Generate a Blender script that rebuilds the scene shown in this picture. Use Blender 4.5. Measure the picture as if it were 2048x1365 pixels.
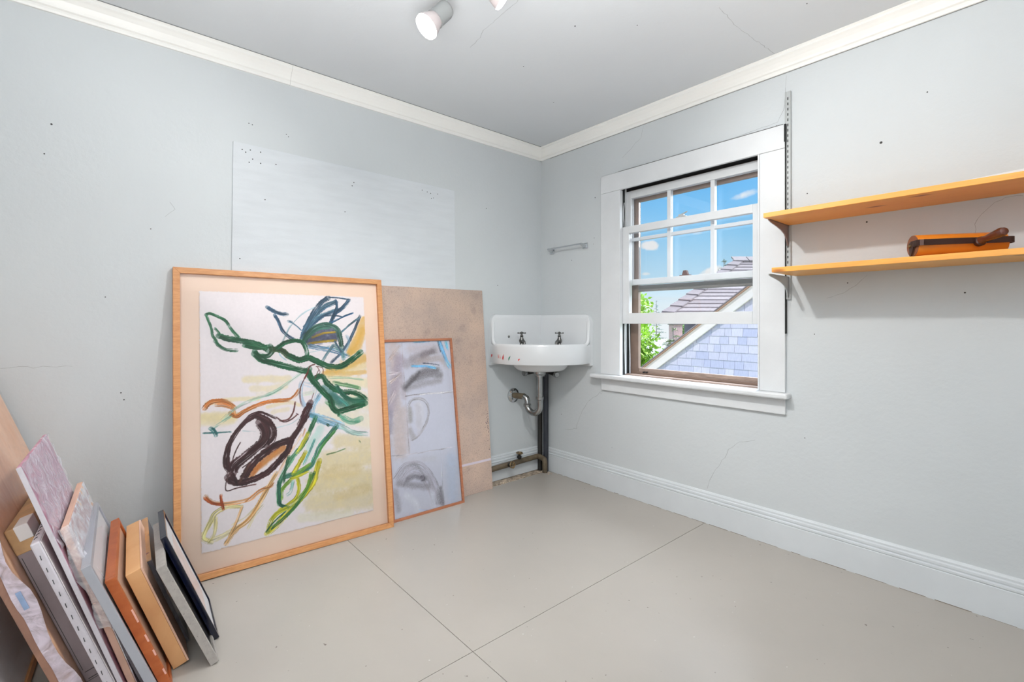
import bpy, bmesh, math, random
import numpy as np
from mathutils import Vector, Matrix
random.seed(7); rng = np.random.default_rng(7)
PI = math.pi
for o in list(bpy.data.objects): bpy.data.objects.remove(o)
SC = bpy.context.scene
COL = SC.collection

# ------------------------------------------------------------------ camera
CAM = Vector((2.587, -2.513, 1.10))
cd = bpy.data.cameras.new('camera'); cam = bpy.data.objects.new('camera', cd); COL.objects.link(cam)
cd.sensor_width = 36.0; cd.lens = 955.6/2048*36.0
cd.shift_y = -(682.5-643.0)/2048; cd.clip_start = .02; cd.clip_end = 300
FWD = Vector((-.7582, .6520, 0)); RGT = Vector((.6520, .7582, 0))
cam.location = CAM
cam.rotation_euler = FWD.to_track_quat('-Z', 'Y').to_euler()
SC.camera = cam

# ------------------------------------------------------------------ colour management
vs = SC.view_settings
vs.view_transform = 'Standard'; vs.look = 'None'; vs.gamma = 1.0; vs.use_curve_mapping = False
vs.exposure = 0.0

# ------------------------------------------------------------------ sky
def s2l(c):
    return tuple((x/12.92 if x <= .04045 else ((x+.055)/1.055)**2.4) for x in [v/255. for v in c])
W = bpy.data.worlds.new('sky'); SC.world = W; W.use_nodes = True
nt = W.node_tree; nt.nodes.clear(); N = nt.nodes; Lk = nt.links
out = N.new('ShaderNodeOutputWorld'); bg = N.new('ShaderNodeBackground'); Lk.new(bg.outputs[0], out.inputs[0])
tc = N.new('ShaderNodeTexCoord'); sep = N.new('ShaderNodeSeparateXYZ'); Lk.new(tc.outputs['Generated'], sep.inputs[0])
rp = N.new('ShaderNodeValToRGB'); Lk.new(sep.outputs['Z'], rp.inputs[0])
els = rp.color_ramp.elements
els[0].position = 0.0; els[0].color = (*s2l((238, 246, 250)), 1)
els[1].position = .34; els[1].color = (*s2l((88, 182, 250)), 1)
for p, c in ((.035, (225, 243, 253)), (.09, (186, 229, 254)), (.17, (142, 211, 254)), (.25, (104, 192, 252)), (.9, (70, 150, 235))):
    e = els.new(p); e.color = (*s2l(c), 1)
# clouds: soft puffs around chosen bearings, broken up by noise
def vmath(op, a, b=None):
    n = N.new('ShaderNodeVectorMath'); n.operation = op
    if hasattr(a, 'name'): Lk.new(a, n.inputs[0])
    else: n.inputs[0].default_value = a
    if b is not None:
        if hasattr(b, 'name'): Lk.new(b, n.inputs[1])
        else: n.inputs[1].default_value = b
    return n
def fmath(op, a, b=None, clamp=False):
    n = N.new('ShaderNodeMath'); n.operation = op; n.use_clamp = clamp
    for i, v in enumerate((a, b)):
        if v is None: continue
        if hasattr(v, 'name'): Lk.new(v, n.inputs[i])
        else: n.inputs[i].default_value = v
    return n.outputs[0]
nz = N.new('ShaderNodeTexNoise'); nz.inputs['Scale'].default_value = 26; nz.inputs['Detail'].default_value = 6; nz.inputs['Roughness'].default_value = .62
Lk.new(tc.outputs['Generated'], nz.inputs['Vector'])
total = None
def skydir(u, v):
    d = RGT*((u-1024)/955.6)+FWD; d.z = -(v-643)/955.6
    return d.normalized()
CLOUDS = [((-0.8939, 0.4230), .158, .034, .015), ]
def cloud(d, rx, rz, amp, tilt=0):
    global total
    az = Vector((-d.y, d.x, 0)).normalized(); up = d.cross(az)*-1
    if up.z < 0: up = -up
    a2 = az*math.cos(tilt)+up*math.sin(tilt); u2 = up*math.cos(tilt)-az*math.sin(tilt)
    df = vmath('SUBTRACT', tc.outputs['Generated'], tuple(d))
    x = fmath('DIVIDE', vmath('DOT_PRODUCT', df.outputs[0], tuple(a2)).outputs['Value'], rx)
    z = fmath('DIVIDE', vmath('DOT_PRODUCT', df.outputs[0], tuple(u2)).outputs['Value'], rz)
    r2 = fmath('ADD', fmath('MULTIPLY', x, x), fmath('MULTIPLY', z, z))
    m = fmath('SUBTRACT', fmath('ADD', fmath('MULTIPLY', nz.outputs[0], 2.6), -.35), r2)
    m = fmath('MULTIPLY', m, amp, True)
    total = m if total is None else fmath('MAXIMUM', total, m)
for u, v, rx, rz, amp, tl in ((1300, 491, .022, .011, 2.0, 0), (1490, 390, .026, .008, .9, -.25), (1440, 384, .018, .007, .0, 0),
                              (1292, 548, .010, .004, .8, 0), (1425, 545, .03, .012, 1.6, -.3), (1395, 466, .012, .004, .45, 0),
                              (1180, 470, .03, .012, 1.5, 0), (1690, 420, .05, .014, 1.2, .1), (1850, 330, .06, .02, 1.1, 0), (900, 420, .05, .016, 1.4, 0)):
    if amp > 0: cloud(skydir(u, v), rx, rz, amp, tl)
mx = N.new('ShaderNodeMix'); mx.data_type = 'RGBA'
Lk.new(total, mx.inputs[0]); Lk.new(rp.outputs[0], mx.inputs[6]); mx.inputs[7].default_value = (.93, .95, .97, 1)
Lk.new(mx.outputs[2], bg.inputs[0]); bg.inputs[1].default_value = 1.0

# ------------------------------------------------------------------ lights
def add_light(name, kind, loc, energy, color=(1, 1, 1), target=None, size=None, angle=None, size_y=None, spot=None):
    ld = bpy.data.lights.new(name, kind); o = bpy.data.objects.new(name, ld); COL.objects.link(o)
    ld.energy = energy; ld.color = color; o.location = loc
    if kind == 'AREA':
        ld.size = size
        if size_y: ld.shape = 'RECTANGLE'; ld.size_y = size_y
    elif kind == 'SUN': ld.angle = angle
    elif kind in ('SPOT', 'POINT'): ld.shadow_soft_size = size
    if kind == 'SPOT': ld.spot_size = spot; ld.spot_blend = .9
    if target is not None: o.rotation_euler = (Vector(target)-Vector(loc)).to_track_quat('-Z', 'Y').to_euler()
    return o
SUN = add_light('sun', 'SUN', (1, -6, 9), 1.9, (1.0, .95, .90), target=(0, 1, 0), angle=math.radians(.8))
GLOW = add_light('bright_sky', 'SUN', (0, 6, 8), 15.0, (.86, .93, 1.0), target=(-1.4, 6-3.6, 8-3.3), angle=math.radians(68))
# soft fill lamp added behind the camera
AREA1 = add_light('rear_fill', 'AREA', (3.3, -3.1, 1.30), 31.0, (.98, .985, 1.0), target=(1.3, -.5, .8), size=1.6, size_y=1.9)
AREA2 = add_light('ceiling_fill', 'AREA', (2.75, -2.75, .75), 60.0, (1.0, .988, .985), target=(2.35, -2.35, 2.4), size=1.1, size_y=1.1)  # upward fill added to brighten the ceiling, no fixture stands here
AREA2.data.spread = math.radians(110)

# ------------------------------------------------------------------ materials
MATS = {}
def base_mat(name, rough=.5, metal=0., spec=.5):
    m = bpy.data.materials.new(name); m.use_nodes = True; t = m.node_tree
    b = t.nodes['Principled BSDF']; b.inputs['Roughness'].default_value = rough; b.inputs['Metallic'].default_value = metal
    b.inputs['Specular IOR Level'].default_value = spec
    return m, t, b
def coords(t, scale=(1, 1, 1), rot=(0, 0, 0)):
    c = t.nodes.new('ShaderNodeTexCoord'); mp = t.nodes.new('ShaderNodeMapping'); mp.inputs['Scale'].default_value = scale
    mp.inputs['Rotation'].default_value = rot
    t.links.new(c.outputs['Object'], mp.inputs[0]); return mp.outputs[0]
def noise(t, vec, scale, detail=4, rough=.55, dist=0):
    n = t.nodes.new('ShaderNodeTexNoise'); n.inputs['Scale'].default_value = scale; n.inputs['Detail'].default_value = detail
    n.inputs['Roughness'].default_value = rough; n.inputs['Distortion'].default_value = dist; t.links.new(vec, n.inputs['Vector']); return n.outputs[0]
def ramp(t, fac, stops):
    r = t.nodes.new('ShaderNodeValToRGB'); e = r.color_ramp.elements
    while len(e) < len(stops): e.new(.5)
    for i, (p, c) in enumerate(stops): e[i].position = p; e[i].color = (*c, 1)
    t.links.new(fac, r.inputs[0]); return r.outputs[0]
def bump(t, b, fac, strength, dist=.01):
    n = t.nodes.new('ShaderNodeBump'); n.inputs['Strength'].default_value = strength; n.inputs['Distance'].default_value = dist
    t.links.new(fac, n.inputs['Height']); t.links.new(n.outputs[0], b.inputs['Normal'])
def paint(name, rgb, rough=.5, var=.04, vscale=3, bs=0., bscale=60, metal=0, spec=.5, speck=None, scale=(1, 1, 1)):
    if name in MATS: return MATS[name]
    m, t, b = base_mat(name, rough, metal, spec); c = s2l(rgb); v = coords(t, scale)
    lo = tuple(max(0, x*(1-var*2)) for x in c); hi = tuple(min(1, x*(1+var*2)) for x in c)
    col = ramp(t, noise(t, v, vscale, 5), [(.3, lo), (.7, hi)])
    if speck:
        f = ramp(t, noise(t, v, speck[1], 2, .6), [(speck[2], (0, 0, 0)), (speck[2]+.04, (1, 1, 1))])
        mxx = t.nodes.new('ShaderNodeMix'); mxx.data_type = 'RGBA'; t.links.new(f, mxx.inputs[0]); t.links.new(col, mxx.inputs[6])
        mxx.inputs[7].default_value = (*s2l(speck[0]), 1); col = mxx.outputs[2]
    t.links.new(col, b.inputs['Base Color'])
    if bs: bump(t, b, noise(t, v, bscale, 4), bs, .004)
    MATS[name] = m; return m
def wood(name, c1, c2, scale=(1, 12, 12), rough=.45, ns=4, c3=None, knots=False, spec=.5):
    if name in MATS: return MATS[name]
    m, t, b = base_mat(name, rough, 0, spec); v = coords(t, scale)
    n = noise(t, v, ns, 6, .6, .8)
    st = [(.3, s2l(c1)), (.68, s2l(c2))]
    if c3: st = [(.25, s2l(c1)), (.5, s2l(c3)), (.75, s2l(c2))]
    col = ramp(t, n, st)
    if knots:
        v2 = coords(t, (3.0, 9.0, 9.0)); vo = t.nodes.new('ShaderNodeTexVoronoi'); vo.inputs['Scale'].default_value = 1.15; t.links.new(v2, vo.inputs['Vector'])
        f = ramp(t, vo.outputs['Distance'], [(.05, (1, 1, 1)), (.14, (0, 0, 0))])
        mxx = t.nodes.new('ShaderNodeMix'); mxx.data_type = 'RGBA'; t.links.new(f, mxx.inputs[0]); t.links.new(col, mxx.inputs[6])
        mxx.inputs[7].default_value = (*s2l((150, 72, 28)), 1); col = mxx.outputs[2]
    t.links.new(col, b.inputs['Base Color']); bump(t, b, n, .12, .002)
    MATS[name] = m; return m
def emit(name, rgb, strength):
    m = bpy.data.materials.new(name); m.use_nodes = True; t = m.node_tree; t.nodes.clear()
    o = t.nodes.new('ShaderNodeOutputMaterial'); e = t.nodes.new('ShaderNodeEmission'); e.inputs[0].default_value = (*s2l(rgb), 1); e.inputs[1].default_value = strength
    t.links.new(e.outputs[0], o.inputs[0]); return m
def glass(name, tint=(1, 1, 1), refl=.08, rough=.02):
    m = bpy.data.materials.new(name); m.use_nodes = True; t = m.node_tree; t.nodes.clear()
    o = t.nodes.new('ShaderNodeOutputMaterial'); mix = t.nodes.new('ShaderNodeMixShader'); tr = t.nodes.new('ShaderNodeBsdfTransparent'); gl = t.nodes.new('ShaderNodeBsdfGlossy')
    tr.inputs[0].default_value = (*tint, 1); gl.inputs['Roughness'].default_value = rough
    f = t.nodes.new('ShaderNodeFresnel'); f.inputs[0].default_value = 1.45
    k = t.nodes.new('ShaderNodeMath'); k.operation = 'MULTIPLY'; k.inputs[1].default_value = refl; t.links.new(f.outputs[0], k.inputs[0])
    t.links.new(k.outputs[0], mix.inputs[0]); t.links.new(tr.outputs[0], mix.inputs[1]); t.links.new(gl.outputs[0], mix.inputs[2]); t.links.new(mix.outputs[0], o.inputs[0])
    return m
def plastic_film(name, tint=(.97, .96, .99), amount=.28):
    m = bpy.data.materials.new(name); m.use_nodes = True; t = m.node_tree; t.nodes.clear()
    o = t.nodes.new('ShaderNodeOutputMaterial'); mix = t.nodes.new('ShaderNodeMixShader'); tr = t.nodes.new('ShaderNodeBsdfTransparent'); pb = t.nodes.new('ShaderNodeBsdfPrincipled')
    pb.inputs['Base Color'].default_value = (*tint, 1); pb.inputs['Roughness'].default_value = .12
    v = coords(t, (1, 1, 1)); n = noise(t, v, 14, 4, .6, 1.5)
    f = ramp(t, n, [(.35, (amount*.6,)*3), (.7, (amount*1.5,)*3)])
    bp = t.nodes.new('ShaderNodeBump'); bp.inputs['Strength'].default_value = .8; bp.inputs['Distance'].default_value = .01
    t.links.new(n, bp.inputs['Height']); t.links.new(bp.outputs[0], pb.inputs['Normal'])
    t.links.new(f, mix.inputs[0]); t.links.new(tr.outputs[0], mix.inputs[1]); t.links.new(pb.outputs[0], mix.inputs[2]); t.links.new(mix.outputs[0], o.inputs[0])
    return m
def vcol_mat(name, rough=.75, bs=.15):
    m, t, b = base_mat(name, rough); a = t.nodes.new('ShaderNodeAttribute'); a.attribute_name = 'ink'
    v = coords(t); n = noise(t, v, 90, 4)
    mxx = t.nodes.new('ShaderNodeMix'); mxx.data_type = 'RGBA'; mxx.blend_type = 'MULTIPLY'; mxx.inputs[0].default_value = 1
    t.links.new(a.outputs['Color'], mxx.inputs[6]); t.links.new(ramp(t, n, [(.3, (.95,)*3), (.7, (1.0,)*3)]), mxx.inputs[7])
    t.links.new(mxx.outputs[2], b.inputs['Base Color']); bump(t, b, n, bs, .002); return m

WALL = paint('wall_paint', (199, 204, 206), .62, .012, 1.6, .25, 45)
CEIL = paint('ceiling_paint', (204, 208, 211), .8, .012, 1.2, .2, 30)
TRIMW = paint('trim_paint', (234, 234, 230), .35, .01, 4, .05, 40)
BASEP = paint('baseboard_paint', (208, 213, 216), .42, .02, 5, .1, 30)
WINW = paint('window_paint', (213, 216, 218), .4, .02, 6, .12, 60)
PANELP = paint('wall_board_paint', (206, 211, 215), .55, .02, 5, .35, 120, scale=(1, 1, 6))
def floor_mat():
    m, t, b = base_mat('floor_paint', .34, 0, .5); v = coords(t)
    c = s2l((174, 168, 160))
    col = ramp(t, noise(t, v, 1.7, 5), [(.3, tuple(x*.95 for x in c)), (.7, tuple(x*1.04 for x in c))])
    f = ramp(t, noise(t, v, 42, 2, .5), [(.735, (0, 0, 0)), (.77, (1, 1, 1))])
    f2 = ramp(t, noise(t, coords(t, (1.3, 1.1, 1)), 60, 2, .5), [(.75, (0, 0, 0)), (.78, (1, 1, 1))])
    for fc, cc in ((f, (110, 100, 92)), (f2, (205, 205, 200))):
        mxx = t.nodes.new('ShaderNodeMix'); mxx.data_type = 'RGBA'; t.links.new(fc, mxx.inputs[0]); t.links.new(col, mxx.inputs[6])
        mxx.inputs[7].default_value = (*s2l(cc), 1); col = mxx.outputs[2]
    t.links.new(col, b.inputs['Base Color'])
    r = t.nodes.new('ShaderNodeMapRange'); r.inputs[3].default_value = .26; r.inputs[4].default_value = .42; t.links.new(noise(t, v, 3.5, 4), r.inputs[0]); t.links.new(r.outputs[0], b.inputs['Roughness'])
    bump(t, b, noise(t, v, 25, 4), .08, .004); return m
FLOOR = floor_mat()
SEAM = paint('dark_seam', (66, 60, 54), .8)
CRACK = paint('crack_grey', (158, 161, 162), .9)
HOLE = paint('hole_dark', (60, 60, 60), .9)
MAPLE = wood('maple_frame', (190, 130, 80), (214, 156, 104), (6, 6, 40), .4, 3)
CHERRY = wood('cherry_frame', (160, 98, 68), (184, 120, 86), (6, 6, 30), .4, 3)
PINE = wood('pine_shelf', (234, 160, 74), (242, 178, 84), (1.2, 22, 22), .4, 3, knots=True)
BIRCH = wood('birch_panel', (218, 160, 108), (232, 182, 128), (3, 3, 3), .45, 2)
STAIN = wood('orange_stained', (168, 82, 38), (192, 104, 54), (4, 4, 8), .4, 3)
CHROME = paint('chrome', (200, 202, 204), .12, .02, metal=1)
OLDCHROME = paint('worn_chrome', (170, 172, 172), .24, .08, 18, .1, 60, metal=1)
BRASSY = paint('tarnished_brass', (150, 128, 96), .35, .2, 40, .2, 80, metal=1)
DARKPIPE = paint('dark_pipe', (34, 32, 30), .5, .2, 12, .2, 60)
BLUEPIPE = paint('blueblack_pipe', (44, 48, 56), .42, .1, 12, .15, 60)
BRONZE = paint('bronze_pipe', (98, 86, 68), .5, .25, 12, .2, 50)
PORC = paint('porcelain', (218, 221, 223), .16, .008, 4, 0, spec=.6)
STEEL = paint('painted_steel', (176, 180, 180), .4, .03)
MAUVE = paint('bracket_mauve', (150, 130, 126), .35, .05, metal=.6)
BROWNAL = paint('brown_aluminium', (128, 108, 96), .45, .08, 8, .1, 60)
SILLW = paint('weathered_sill', (158, 138, 126), .7, .12, 14, .3, 80, scale=(1, 6, 6))
DARKGAP = paint('weathered_gap_shade', (46, 48, 48), .9, .25, 24, .4, 60)  # shade of the gaps and jamb recess put into this weathered dark tone
NAVY = paint('navy_lacquer', (6, 14, 38), .1, .02, spec=.7)
WHITEMAT = paint('white_mat', (226, 224, 226), .7, .01)
PEACHMAT = paint('peach_mat', (240, 214, 194), .75, .012, 2)
GLASS = glass('pane_glass', refl=1.0)
PGLASS = glass('picture_glass', refl=.6, rough=.015)
FILM = plastic_film('clear_film')
PINKFILM = plastic_film('pink_film', (.86, .74, .80), .55)
SGLASS = glass('small_picture_glass', refl=.12, rough=.03)
BLACK = paint('black_board', (12, 12, 14), .4)

# ------------------------------------------------------------------ mesh helpers
class MB:
    def __init__(s): s.v = []; s.f = []
    def quadbox(s, c8):
        i = len(s.v); s.v += [tuple(c) for c in c8]
        s.f += [(i, i+3, i+2, i+1), (i+4, i+5, i+6, i+7), (i, i+1, i+5, i+4), (i+1, i+2, i+6, i+5), (i+2, i+3, i+7, i+6), (i+3, i, i+4, i+7)]
    def box(s, lo, hi, M=None):
        x0, y0, z0 = lo; x1, y1, z1 = hi
        c = [Vector(p) for p in ((x0, y0, z0), (x1, y0, z0), (x1, y1, z0), (x0, y1, z0), (x0, y0, z1), (x1, y0, z1), (x1, y1, z1), (x0, y1, z1))]
        if M is not None: c = [M @ p for p in c]
        s.quadbox(c); return s
    def prism(s, prof, p0, p1, up=(0, 0, 1), side=None):
        """extrude a 2-D profile (a = along side, b = along up) from p0 to p1"""
        p0 = Vector(p0); p1 = Vector(p1); d = (p1-p0).normalized(); up = Vector(up)
        side = Vector(side) if side else d.cross(up).normalized()
        i = len(s.v); n = len(prof)
        for p in (p0, p1): s.v += [tuple(p+side*a+up*b) for a, b in prof]
        for k in range(n):
            j = (k+1) % n; s.f.append((i+k, i+j, i+n+j, i+n+k))
        s.f.append(tuple(range(i+n-1, i-1, -1))); s.f.append(tuple(range(i+n, i+2*n))); return s
    def tube(s, pts, r, seg=12, caps=True):
        pts = [Vector(p) for p in pts]; n = len(pts); rr = r if isinstance(r, (list, tuple)) else [r]*n
        t0 = (pts[1]-pts[0]).normalized(); a = t0.orthogonal().normalized(); i0 = len(s.v)
        for k, p in enumerate(pts):
            t = (pts[min(k+1, n-1)]-pts[max(k-1, 0)]).normalized(); a = (a-t*a.dot(t)).normalized(); b = t.cross(a)
            for j in range(seg):
                an = 2*PI*j/seg; s.v.append(tuple(p+(a*math.cos(an)+b*math.sin(an))*rr[k]))
        for k in range(n-1):
            for j in range(seg):
                j2 = (j+1) % seg; q = i0+k*seg; s.f.append((q+j, q+j2, q+seg+j2, q+seg+j))
        if caps:
            s.f.append(tuple(range(i0+seg-1, i0-1, -1))); q = i0+(n-1)*seg; s.f.append(tuple(range(q, q+seg)))
        return s
    def lathe(s, prof, origin, axis, seg=16):
        """prof = (radius, distance along axis)"""
        o = Vector(origin); ax = Vector(axis).normalized(); a = ax.orthogonal().normalized(); b = ax.cross(a); i0 = len(s.v)
        for r, h in prof:
            for j in range(seg):
                an = 2*PI*j/seg; s.v.append(tuple(o+ax*h+(a*math.cos(an)+b*math.sin(an))*max(r, 1e-5)))
        for k in range(len(prof)-1):
            for j in range(seg):
                j2 = (j+1) % seg; q = i0+k*seg; s.f.append((q+j, q+j2, q+seg+j2, q+seg+j))
        s.f.append(tuple(range(i0+seg-1, i0-1, -1))); q = i0+(len(prof)-1)*seg; s.f.append(tuple(range(q, q+seg))); return s
    def rings(s, rs, cap0=True, cap1=True):
        i0 = len(s.v); n = len(rs[0])
        for r in rs: s.v += [tuple(p) for p in r]
        for k in range(len(rs)-1):
            for j in range(n):
                j2 = (j+1) % n; q = i0+k*n; s.f.append((q+j, q+j2, q+n+j2, q+n+j))
        if cap0: s.f.append(tuple(range(i0+n-1, i0-1, -1)))
        if cap1: q = i0+(len(rs)-1)*n; s.f.append(tuple(range(q, q+n)))
        return s
    def build(s, name, mat, parent=None, smooth=False, bevel=0, fix=True, seg=2):
        me = bpy.data.meshes.new(name)
        if parent is not None:
            M = wm(parent).inverted(); vv = [tuple(M @ Vector(p)) for p in s.v]
        else: vv = s.v
        me.from_pydata(vv, [], s.f)
        if fix:
            bm = bmesh.new(); bm.from_mesh(me); bmesh.ops.recalc_face_normals(bm, faces=bm.faces); bm.to_mesh(me); bm.free()
        for m in (mat if isinstance(mat, (list, tuple)) else [mat]): me.materials.append(m)
        o = bpy.data.objects.new(name, me); COL.objects.link(o)
        if smooth:
            me.polygons.foreach_set('use_smooth', [True]*len(me.polygons))
            md = o.modifiers.new('weld', 'EDGE_SPLIT'); md.split_angle = math.radians(42)
        if bevel:
            b = o.modifiers.new('bevel', 'BEVEL'); b.width = bevel; b.segments = seg; b.limit_method = 'ANGLE'; b.angle_limit = math.radians(40)
        if parent is not None: o.parent = parent
        return o
def wm(o):
    M = Matrix.LocRotScale(o.location, o.rotation_euler, o.scale)
    return wm(o.parent) @ M if o.parent else M
def empty(name, loc, rz=0):
    o = bpy.data.objects.new(name, None); o.empty_display_size = .05; COL.objects.link(o); o.location = loc; o.rotation_euler = (0, 0, rz); return o
def tag(o, label=None, cat=None, group=None, kind=None):
    if label: o['label'] = label
    if cat: o['category'] = cat
    if group: o['group'] = group
    if kind: o['kind'] = kind
    return o
def frame_from(origin, ex, ey, ez):
    M = Matrix.Identity(4)
    for i, c in enumerate((ex, ey, ez)):
        for k in range(3): M[k][i] = c[k]
    for k in range(3): M[k][3] = origin[k]
    return M
def smooth_pts(pts, n=6):
    P = [Vector(p) for p in pts]; out = []
    for i in range(len(P)-1):
        a, b, c, d = P[max(i-1, 0)], P[i], P[i+1], P[min(i+2, len(P)-1)]
        for k in range(n):
            t = k/n; out.append(.5*((2*b)+(c-a)*t+(2*a-5*b+4*c-d)*t*t+(3*b-a-3*c+d)*t**3))
    out.append(P[-1]); return out

# ------------------------------------------------------------------ room shell
RX, RY, RZ = 3.45, -3.45, 2.385
wl = tag(MB().box((-.15, RY-.15, 0), (0, .16, RZ)).build('wall_left', WALL), 'pale blue-grey painted plaster wall with crown moulding and leaning frames', kind='structure')
m = MB()
OX0, OX1, OZ0, OZ1 = .712, 1.600, .735, 1.965
m.box((0, 0, 0), (OX0, .16, RZ)); m.box((OX1, 0, 0), (RX+.15, .16, RZ)); m.box((OX0, 0, 0), (OX1, .16, OZ0)); m.box((OX0, 0, OZ1), (OX1, .16, RZ))
wr = tag(m.build('wall_right', WALL), 'pale blue-grey painted plaster wall around the window and shelves', kind='structure')
tag(MB().box((RX, RY-.15, 0), (RX+.15, 0, RZ)).build('wall_back', WALL), kind='structure')
tag(MB().box((0, RY-.15, 0), (RX, RY, RZ)).build('wall_front', WALL), kind='structure')
ce = tag(MB().box((-.15, RY-.15, RZ), (RX+.15, .16, RZ+.15)).build('ceiling', CEIL), kind='structure')
fl = tag(MB().box((-.15, RY-.15, -.2), (RX+.15, .16, -.012)).build('floor', SEAM), 'floor of warm grey painted sheets with thin dark seams', kind='structure')
SX, SY = 1.297, -1.575
g = .0011
for (a, b, c, d) in ((0.10, SX-g, SY+g, 0), (SX+g, 2.55-g, SY+g, 0), (2.55+g, RX, SY+g, 0), (0, SX-g, -2.83, SY-g), (SX+g, 2.55-g, RY, SY-g), (2.55+g, RX, RY, SY-g), (0, SX-g, RY, -2.83-2*g)):
    MB().box((a, c, -.011), (b, d, 0)).build('floor_sheet', FLOOR, fl)
MB().box((0, SY+g, -.011), (.097, 0, -.004)).build('floor_edge_strip', paint('bare_edge', (176, 160, 142), .85, .3, 30, .6, 60), fl)

# crown mouldings: cove profile (a = away from the wall, b = up)
CR = [(0, -.082), (.010, -.082), (.013, -.074), (.013, -.066), (.020, -.062), (.024, -.052), (.034, -.036), (.046, -.024), (.054, -.018), (.054, -.008), (.060, -.004), (.060, -.0005), (0, -.0005)]
tag(MB().prism([(a, b) for a, b in CR], (0, RY, RZ), (0, 0, RZ), side=(1, 0, 0)).build('trim_1', TRIMW), 'white crown moulding along the left wall', kind='structure')
tag(MB().prism([(a, b) for a, b in CR], (0, 0, RZ), (RX, 0, RZ), side=(0, -1, 0)).build('trim_2', TRIMW), 'white crown moulding along the window wall', kind='structure')
for i, (x, y, l) in enumerate(((0, RY, 1),)):
    pass
MB().prism([(a*1.006, b*1.004) for a, b in CR], (0, -1.7855, RZ), (0, -1.7840, RZ), side=(1, 0, 0)).build('moulding_joint', paint('joint_grey', (188, 188, 184)), bpy.data.objects['trim_1'])
MB().box((.0595, RY, RZ-.0022), (.0612, -.06, RZ-.0002)).build('gap_shade_line', paint('shade_line_grey', (96, 98, 98), .9), bpy.data.objects['trim_1'])  # thin dark strip painted in as the shadow gap over the crown
MB().box((.10, -.0012, RZ-.0838), (RX, -.0002, RZ-.0822)).build('gap_shade_line', paint('shade_line_grey', (96, 98, 98), .9), bpy.data.objects['trim_2'])  # same painted shade line, under the window-wall crown
# baseboards
BB = [(0, 0), (.020, 0), (.020, .118), (.017, .121), (.021, .125), (.021, .132), (.013, .136), (.016, .142), (.016, .150), (.009, .154), (.010, .162), (.006, .169), (0, .171)]
tag(MB().prism(BB, (0, RY, 0), (0, 0, 0), side=(1, 0, 0)).build('baseboard_left', BASEP), 'painted baseboard with stepped cap along the left wall', kind='structure')
tag(MB().prism(BB, (0, 0, 0), (RX, 0, 0), side=(0, -1, 0)).build('baseboard_right', BASEP), 'painted baseboard with stepped cap below the window', kind='structure')
# torn bottom edge of the baseboard paint
tm = MB()
x = .1
while x < RX-.05:
    w = random.uniform(.03, .12); h = random.uniform(.0008, .0028)
    tm.box((x, -.0206, .0), (x+w, -.0196, h)); x += w+random.uniform(0, .06)
tag(tm.build('scuffed_edge', paint('scuff_tan', (132, 122, 112), .9), bpy.data.objects['baseboard_right']), kind='stuff')

# cracks in plaster: hairlines as thin slivers on the surface
def crack(parent, pts, plane, w=.0016, mat=CRACK, jit=.004):
    P = []
    for i in range(len(pts)-1):
        a, b = Vector(pts[i]), Vector(pts[i+1]); n = max(2, int((b-a).length/.02))
        for k in range(n): q = a.lerp(b, k/n); P.append(Vector((q.x+random.uniform(-jit, jit), q.y+random.uniform(-jit, jit))))
    P.append(Vector(pts[-1])); m = MB()
    def T(p, h):
        return {'y': (p.x, -h, p.y), 'x': (h, p.x, p.y), 'z': (p.x, p.y, RZ-h)}[plane]
    for i in range(len(P)-1):
        a, b = P[i], P[i+1]; d = (b-a).normalized(); nrm = Vector((-d.y, d.x))*w*.5*random.uniform(.6, 1.3)
        i0 = len(m.v); m.v += [T(a-nrm, .0004), T(b-nrm, .0004), T(b+nrm, .0004), T(a+nrm, .0004)]; m.f.append((i0, i0+1, i0+2, i0+3))
    return m.build('crack', mat, parent)
crack(wr, [(1.306, .188), (1.315, .231), (1.34, .283), (1.398, .372), (1.419, .426), (1.479, .475), (1.554, .497)], 'y')
crack(wr, [(.582, .637), (.467, .56), (.4, .472), (.35, .35), (.246, .325)], 'y')
crack(wr, [(2.485, 1.555), (2.44, 1.551), (2.412, 1.541), (2.372, 1.502), (2.358, 1.466), (2.358, 1.435)], 'y', .0013)
crack(wr, [(.897, 2.29), (.879, 2.23), (.806, 2.179), (.74, 2.139)], 'y', .0014)
crack(wr, [(1.70, 2.29), (1.69, 2.13), (1.66, 2.075), (1.45, 2.062), (.65, 2.056)], 'y', .0016, jit=.0015)
crack(wr, [(2.02, 1.30), (1.98, 1.26), (1.93, 1.225), (1.87, 1.205)], 'y', .0012)
crack(ce, [(1.659, -.593), (1.648, -.456), (1.655, -.299), (1.664, -.131), (1.67, -.06)], 'z', .0016)
crack(ce, [(1.16, -1.25), (1.097, -1.242), (.975, -1.238), (.907, -1.237), (.853, -1.213), (.76, -1.201)], 'z', .0016)
crack(wl, [(-2.28, 1.63), (-2.26, 1.60), (-2.30, 1.56)], 'x', .0012)
crack(wl, [(-2.9, .93), (-2.75, .925), (-2.6, .92)], 'x', .0010)
def hole(parent, plane, a, b, r=.003):
    c, ax = {'y': ((a, .001, b), (0, -1, 0)), 'x': ((-.001, a, b), (1, 0, 0)), 'z': ((a, b, RZ+.001), (0, 0, -1))}[plane]
    return MB().lathe([(r, 0), (r*.8, .0018)], c, ax, 8).build('nail_hole', HOLE, parent)
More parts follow.
